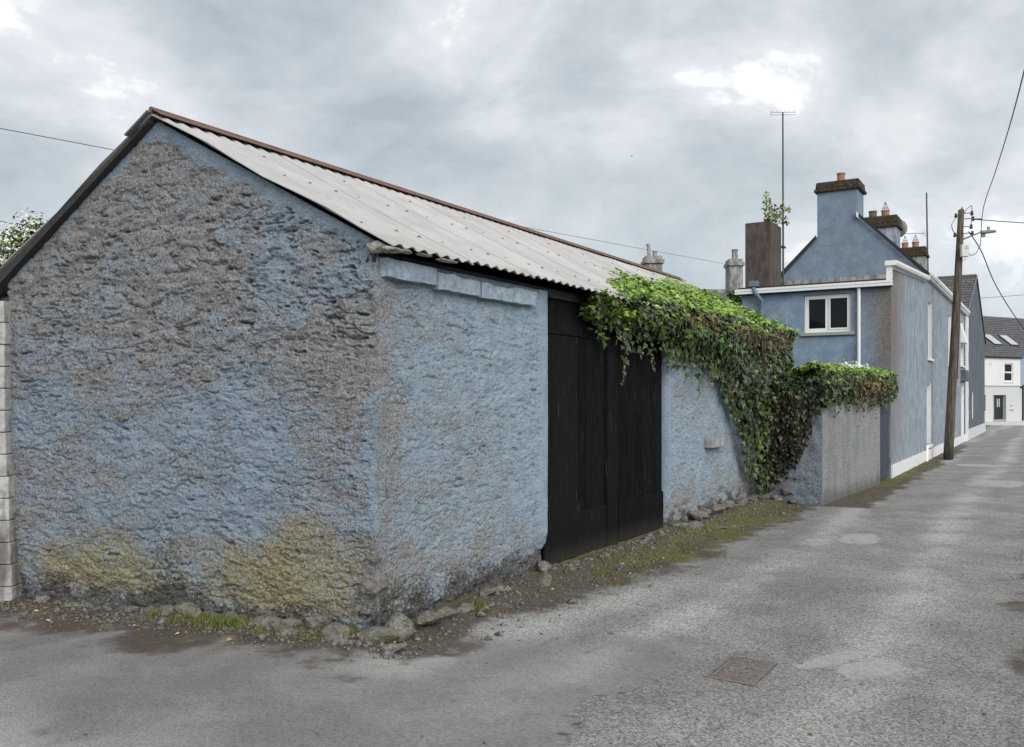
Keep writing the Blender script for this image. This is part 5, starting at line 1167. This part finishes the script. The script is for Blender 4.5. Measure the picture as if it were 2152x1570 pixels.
# ---------------------------------------------------------------- tree and shrubs
def crown(name, par, c, rad, n, size, tint, mt, dead=0., lumps=9, seed=1, LV_=LEAF_S, LF_=FACE_S):
    rg = np.random.default_rng(seed); cs = rg.normal(0, 1, (lumps, 3)); cs = cs / np.linalg.norm(cs, axis=1)[:, None] * rg.uniform(.3, .75, (lumps, 1)) * np.array(rad)
    k = rg.integers(0, lumps, n); r_ = rg.uniform(.25, .48, lumps)[k] * np.mean(rad)
    d_ = rg.normal(0, 1, (n, 3)); d_ /= np.linalg.norm(d_, axis=1)[:, None]; P = np.array(c) + cs[k] + d_ * r_[:, None] * rg.uniform(.4, 1.05, (n, 1))
    N = d_ + rg.normal(0, .5, (n, 3)) + [0, 0, .5]; T = rg.normal(0, 1, (n, 3)) + [0, 0, -.6]; tn = np.clip(tint + .25 * d_[:, 2] + rg.normal(0, .15, n), 0, 1)
    return tag(link(name, leaves_mesh(name, P, N, T, size * rg.uniform(.6, 1.3, n), mt, {'tint': tn, 'dead': (rg.random(n) < dead) * .8, 'vary': rg.random(n)}, LV_, LF_, org(par)), par, org(par)), kind='stuff'), P, N
c = ray(42, 562, 13.5); tr_ = thing('blossoming_tree', (c.x, c.y, -.3), 'small tree with white blossom behind the left end of the barn roof', 'tree')
_, P, N = crown('crown', tr_, c, (1.0, 1.0, .75), 5200, .085, .28, M['treeleaf'], lumps=14, seed=4)
rg = np.random.default_rng(8); ks = rg.choice(np.where(((P - np.array(c)) @ np.array([.5, -.85, .25])) > .25)[0], 90); bp = np.repeat(P[ks], 26, 0) + rg.normal(0, .055, (90 * 26, 3)) * [1.5, 1.5, .4] + [.08, -.14, .05]; nb = len(bp)
tag(link('blossom', leaves_mesh('blossom', bp, rg.normal(0, .6, (nb, 3)) + [.5, -.8, .6], rg.normal(0, 1, (nb, 3)), rg.uniform(.022, .045, nb), M['blossom'], {}, LEAF_S, FACE_S, org(tr_)), tr_, org(tr_)), kind='stuff')
m_ = MB(); m_.tube([(c.x, c.y, -.3), (c.x + .1, c.y, 1.2), (c.x, c.y + .1, 2.6), (c.x, c.y, 3.6)], [.13, .11, .08, .04], 10)
for k in range(7):
    an = k * .9; e = Vector((c.x + .8 * math.cos(an), c.y + .8 * math.sin(an), c.z + .35 * math.sin(k * 2))); s0 = Vector((c.x, c.y, 1.8 + .22 * k)); m_.tube([s0, s0.lerp(e, .5) + Vector((0, 0, .1)), e], [.05, .03, .012], 6)
m_.build('trunk', M['bark'], tr_)
c = ray(1545, 628, 24); sh = thing('shrub', (c.x, c.y, 0), 'dark green shrub peeping between the barn ivy and the blue house', 'shrub')
crown('foliage', sh, c, (.35, .35, .35), 900, .08, .15, M['treeleaf'], seed=9); MB().tube([(c.x, c.y, -.2), c], [.05, .02], 6).build('stem', M['bark'], sh)
sap = thing('sapling', (-1.62, 15.9, 5.72), 'leafy sapling sprouting from the top of the brown stack', 'sapling')
m_ = MB(); b0 = Vector((-1.66, 15.85, 5.70)); tips = []
for (px, py) in [(1612, 412), (1622, 430), (1645, 432), (1655, 440), (1650, 465), (1618, 462), (1640, 450)]:
    e = ray(px, py, 20.9 + random.uniform(-.2, .2)); md = b0.lerp(e, .5) + Vector((0, 0, random.uniform(-.03, .08))); pts = spline([b0 + Vector((random.uniform(-.05, .05), 0, 0)), md, e], 5); m_.tube(pts, [.012 - .0008 * i for i in range(len(pts))], 5); tips += pts[4:]
m_.build('stems', M['bark'], sap)
tp = np.array([tuple(p) for p in tips]); k = RNG.integers(0, len(tp), 330); P = tp[k] + RNG.normal(0, .045, (330, 3)); N = RNG.normal(0, .6, (330, 3)) + [.2, -.4, .6]
tag(link('foliage', leaves_mesh('foliage', P, N, RNG.normal(0, .7, (330, 3)) + [0, 0, -.5], RNG.uniform(.05, .11, 330), M['treeleaf'], {'tint': RNG.uniform(.3, .8, 330), 'dead': (RNG.random(330) < .12) * 1., 'vary': RNG.random(330)}, LEAF_S, FACE_S, org(sap)), sap, org(sap)), kind='stuff')
# small plants growing on the yard wall ivy and at the wall foot
fl = thing('flowering_weed', (1.1, 12, 2.1), 'pale flowering weed poking out of the ivy on the yard wall', 'plant')
n = 260; P = np.stack([RNG.normal(1.0, .1, n), RNG.normal(12.0, .55, n), RNG.normal(2.27, .035, n)], -1)
tag(link('flowers', leaves_mesh('flowers', P, RNG.normal(0, .5, (n, 3)) + [0, -.3, 1], RNG.normal(0, 1, (n, 3)), RNG.uniform(.02, .05, n), M['blossom'], {}, LEAF_S, FACE_S, org(fl)), fl, org(fl)), kind='stuff')

# ---------------------------------------------------------------- verge growth, pebbles, fallen leaves
def tufts(name, pts, nblade, h, lbl):
    P = []; 
    for (x, y, r) in pts:
        n = int(nblade * random.uniform(.6, 1.3)); q_ = RNG.normal(0, r, (n, 2)); P.append(np.stack([x + q_[:, 0], y + q_[:, 1]], -1))
    P = np.concatenate(P); P = P[(P[:, 0] > .03) | (P[:, 1] < -.02 + .1296 * P[:, 0])]; z = gz(P[:, 0], P[:, 1]); P = np.column_stack([P, z - .003]); n = len(P)
    LVb = np.array([(-.07, 0, 0), (.07, 0, 0), (.05, .55, .05), (0, 1, .22)]); LFb = np.array([(0, 1, 2), (0, 2, 3)])
    N = RNG.normal(0, 1, (n, 3)) * [1, 1, .15]; T = RNG.normal(0, .45, (n, 3)) + [0, 0, 1]
    o = link(name, leaves_mesh(name, P, N, T, h * RNG.uniform(.4, 1.3, n), M['grass'], {'vary': np.clip(RNG.normal(.4, .3, n), 0, 1)}, LVb, LFb)); tag(o, lbl, kind='stuff')
pts = [(random.uniform(.12, .85), random.uniform(1.4, 9.3), .05) for _ in range(150)]
tufts('grass', pts, 34, .030, 'short mossy grass on the verge beside the gate')
pts = [(-.99 * u, -.1296 * u - random.uniform(.05, .22), .035) for u in [random.gauss(1.35, .32) for _ in range(22)]] + [(-.15, -.12, .03), (-.3, -.2, .03), (.2, 1.0, .03), (.22, .9, .03), (.16, 3.5, .04), (.15, 5.6, .04), (.35, 6.0, .05), (.15, 3.2, .03)]
tufts('weeds', pts, 60, .055, 'green weeds sprouting among the footing stones')
pts = [(random.uniform(3.85, 4.6), random.uniform(-2, 14), .08) for _ in range(130)] + [(random.uniform(1.24, 1.6), random.uniform(10, 21), .05) for _ in range(90)]
tufts('grass', pts, 30, .035, 'thin grass along the lane edges')
def pebbles():
    n = 5200; k = RNG.random(n)
    x = np.where(k < .45, .05 + np.minimum(np.abs(RNG.normal(.2, .28, n)), .95), np.where(k < .75, RNG.uniform(-3.7, .5, n), RNG.uniform(-3.5, 4.4, n)))
    y = np.where(k < .45, RNG.uniform(-.3, 9.4, n), np.where(k < .75, .1296 * np.minimum(x, 0) - np.abs(RNG.normal(.12, .16, n)) - .04, RNG.uniform(-3, 8, n)))
    keep = (x > .03) | (y < .1296 * x - .02); x, y = x[keep], y[keep]; n = len(x); loose = k[keep] >= .75
    s = RNG.gamma(2.2, .0045, n) * np.where(loose, .5, 1); z = gz(x, y)
    O = np.array([(1, 0, 0), (-1, 0, 0), (0, 1, 0), (0, -1, 0), (0, 0, .7), (0, 0, -.7)]); Fo = np.array([(0, 2, 4), (2, 1, 4), (1, 3, 4), (3, 0, 4), (2, 0, 5), (1, 2, 5), (3, 1, 5), (0, 3, 5)])
    V = np.stack([x, y, z + s * .2], -1)[:, None] + s[:, None, None] * O[None] * RNG.uniform(.6, 1.4, (n, 6, 1)); F = (Fo[None] + (np.arange(n) * 6)[:, None, None]).reshape(-1, 3)
    tag(link('gravel', mesh('gravel', V.reshape(-1, 3), F, M['stone'])), 'scattered gravel along the wall foot', kind='stuff')
pebbles()
n = 1500; kk = RNG.random(n); lx = np.where(kk < .6, np.abs(RNG.normal(.45, .28, n)) + .06, RNG.uniform(-3.7, .3, n)); ly = np.where(kk < .6, RNG.uniform(2.4, 9.4, n), .1296 * lx - np.abs(RNG.normal(.15, .14, n)) - .05)
ly = np.where((kk > .5) & (kk < .6), RNG.uniform(9.8, 20, n), ly); lx = np.where((kk > .5) & (kk < .6), 1.25 + np.abs(RNG.normal(.1, .15, n)), lx)
f_l = lambda tt, bs: tt.l.new(tt.mix(tt.attr('vary'), (.06, .035, .02), (.30, .22, .10)), bs.inputs['Base Color'])
M['litter'] = mat('leaf_litter', f_l, rough=.9)
tag(link('leaf_litter', leaves_mesh('leaf_litter', np.column_stack([lx, ly, gz(lx, ly) + .008]), RNG.normal(0, .35, (n, 3)) + [0, 0, 1], RNG.normal(0, 1, (n, 3)), RNG.uniform(.012, .032, n), M['litter'], {'vary': RNG.random(n) ** 2}, LEAF_S, FACE_S)), 'scraps of dead leaf along the wall foot', kind='stuff')
LF0 = mesh('fallen_leaf', [(0, 0, 0), (-.35, .35, .12), (0, 1, .05), (.35, .35, .15), (0, .45, 0)], [(0, 4, 1), (1, 4, 2), (2, 4, 3), (3, 4, 0)], M['yleaf'])
spots = [(-.99 * u, -.1296 * u - o_) for u, o_ in [(3.45, .16), (3.2, .24), (3.0, .30), (2.88, .22), (2.6, .30), (2.4, .25), (2.2, .30), (3.5, .34), (2.75, .42), (1.9, .34), (3.68, .2), (.9, .42), (.55, .5), (1.4, .4)]]
spots += [(.5, 6.6), (.45, 7.3), (.65, 5.4), (.38, 1.9), (.42, 3.3), (.3, 8.2)]
for i, (x, y) in enumerate(spots):
    lb = 'yellowed fallen leaf in the dirt below the gable wall' if i < 14 else 'yellowed fallen leaf on the mossy verge before the gate wall'
    o = link('fallen_leaf', LF0, None, (x, y, float(gz(x, y)) + .008), (random.uniform(-.3, .3), random.uniform(-.3, .3), random.uniform(0, 6)), (random.uniform(.035, .065),) * 3)
    tag(o, lb, 'leaf', 'fallen leaves below the gable' if i < 14 else 'fallen leaves on the mossy verge')

# ---------------------------------------------------------------- access cover in the lane
cov = thing('manhole_cover', (2.42, .59, 0), 'rusty ribbed iron access cover set in the lane', 'manhole cover')
cz = float(gz(2.42, .59)) + .004
piece('frame', M['dark_gap'], cov, 2.27, 2.57, .335, .845, cz - .03, cz - .001)
m_ = MB()
for (a, b, c, d) in [(2.27, 2.285, .335, .845), (2.555, 2.57, .335, .845), (2.285, 2.555, .335, .35), (2.285, 2.555, .83, .845)]: m_.box(a, b, c, d, cz - .0005, cz + .006)
m_.build('rim', M['iron'], cov)
piece('plate', M['iron'], cov, 2.29, 2.55, .355, .825, cz - .02, cz + .002)
for i in range(4):
    for j in range(7):
        x = 2.30 + i * .0625; y = .366 + j * .066; ob = (i + j) % 2
        if (i, j) == (1, 3) or (i, j) == (2, 3): continue
        for q_ in range(3):
            if ob: piece('rib', M['iron'], cov, x + .004 + q_ * .018, x + .014 + q_ * .018, y + .004, y + .056, cz + .0021, cz + .007)
            else: piece('rib', M['iron'], cov, x + .004, x + .052, y + .004 + q_ * .019, y + .014 + q_ * .019, cz + .0021, cz + .007)
# bird
bd = thing('bird', tuple(ray(1327, 328, 60)), 'tiny dark bird gliding in the clouds above the barn roof', 'bird')
c = ray(1327, 328, 60); m_ = MB(); m_.tube([c - rt * .07, c - rt * .02, c + rt * .05, c + rt * .09], [.005, .022, .02, .004], 6)
m_.add([c - rt * .02, c + rt * .03, c + rt * .04 + Vector((0, 0, .10)) + fw * .1, c + rt * .0 + Vector((0, 0, .03)) - fw * .0], [(0, 1, 2)]); m_.add([c - rt * .02, c + rt * .03, c - rt * .04 + Vector((0, 0, -.06)) - fw * .1], [(0, 2, 1)]); m_.build('body', M['cable'], bd)
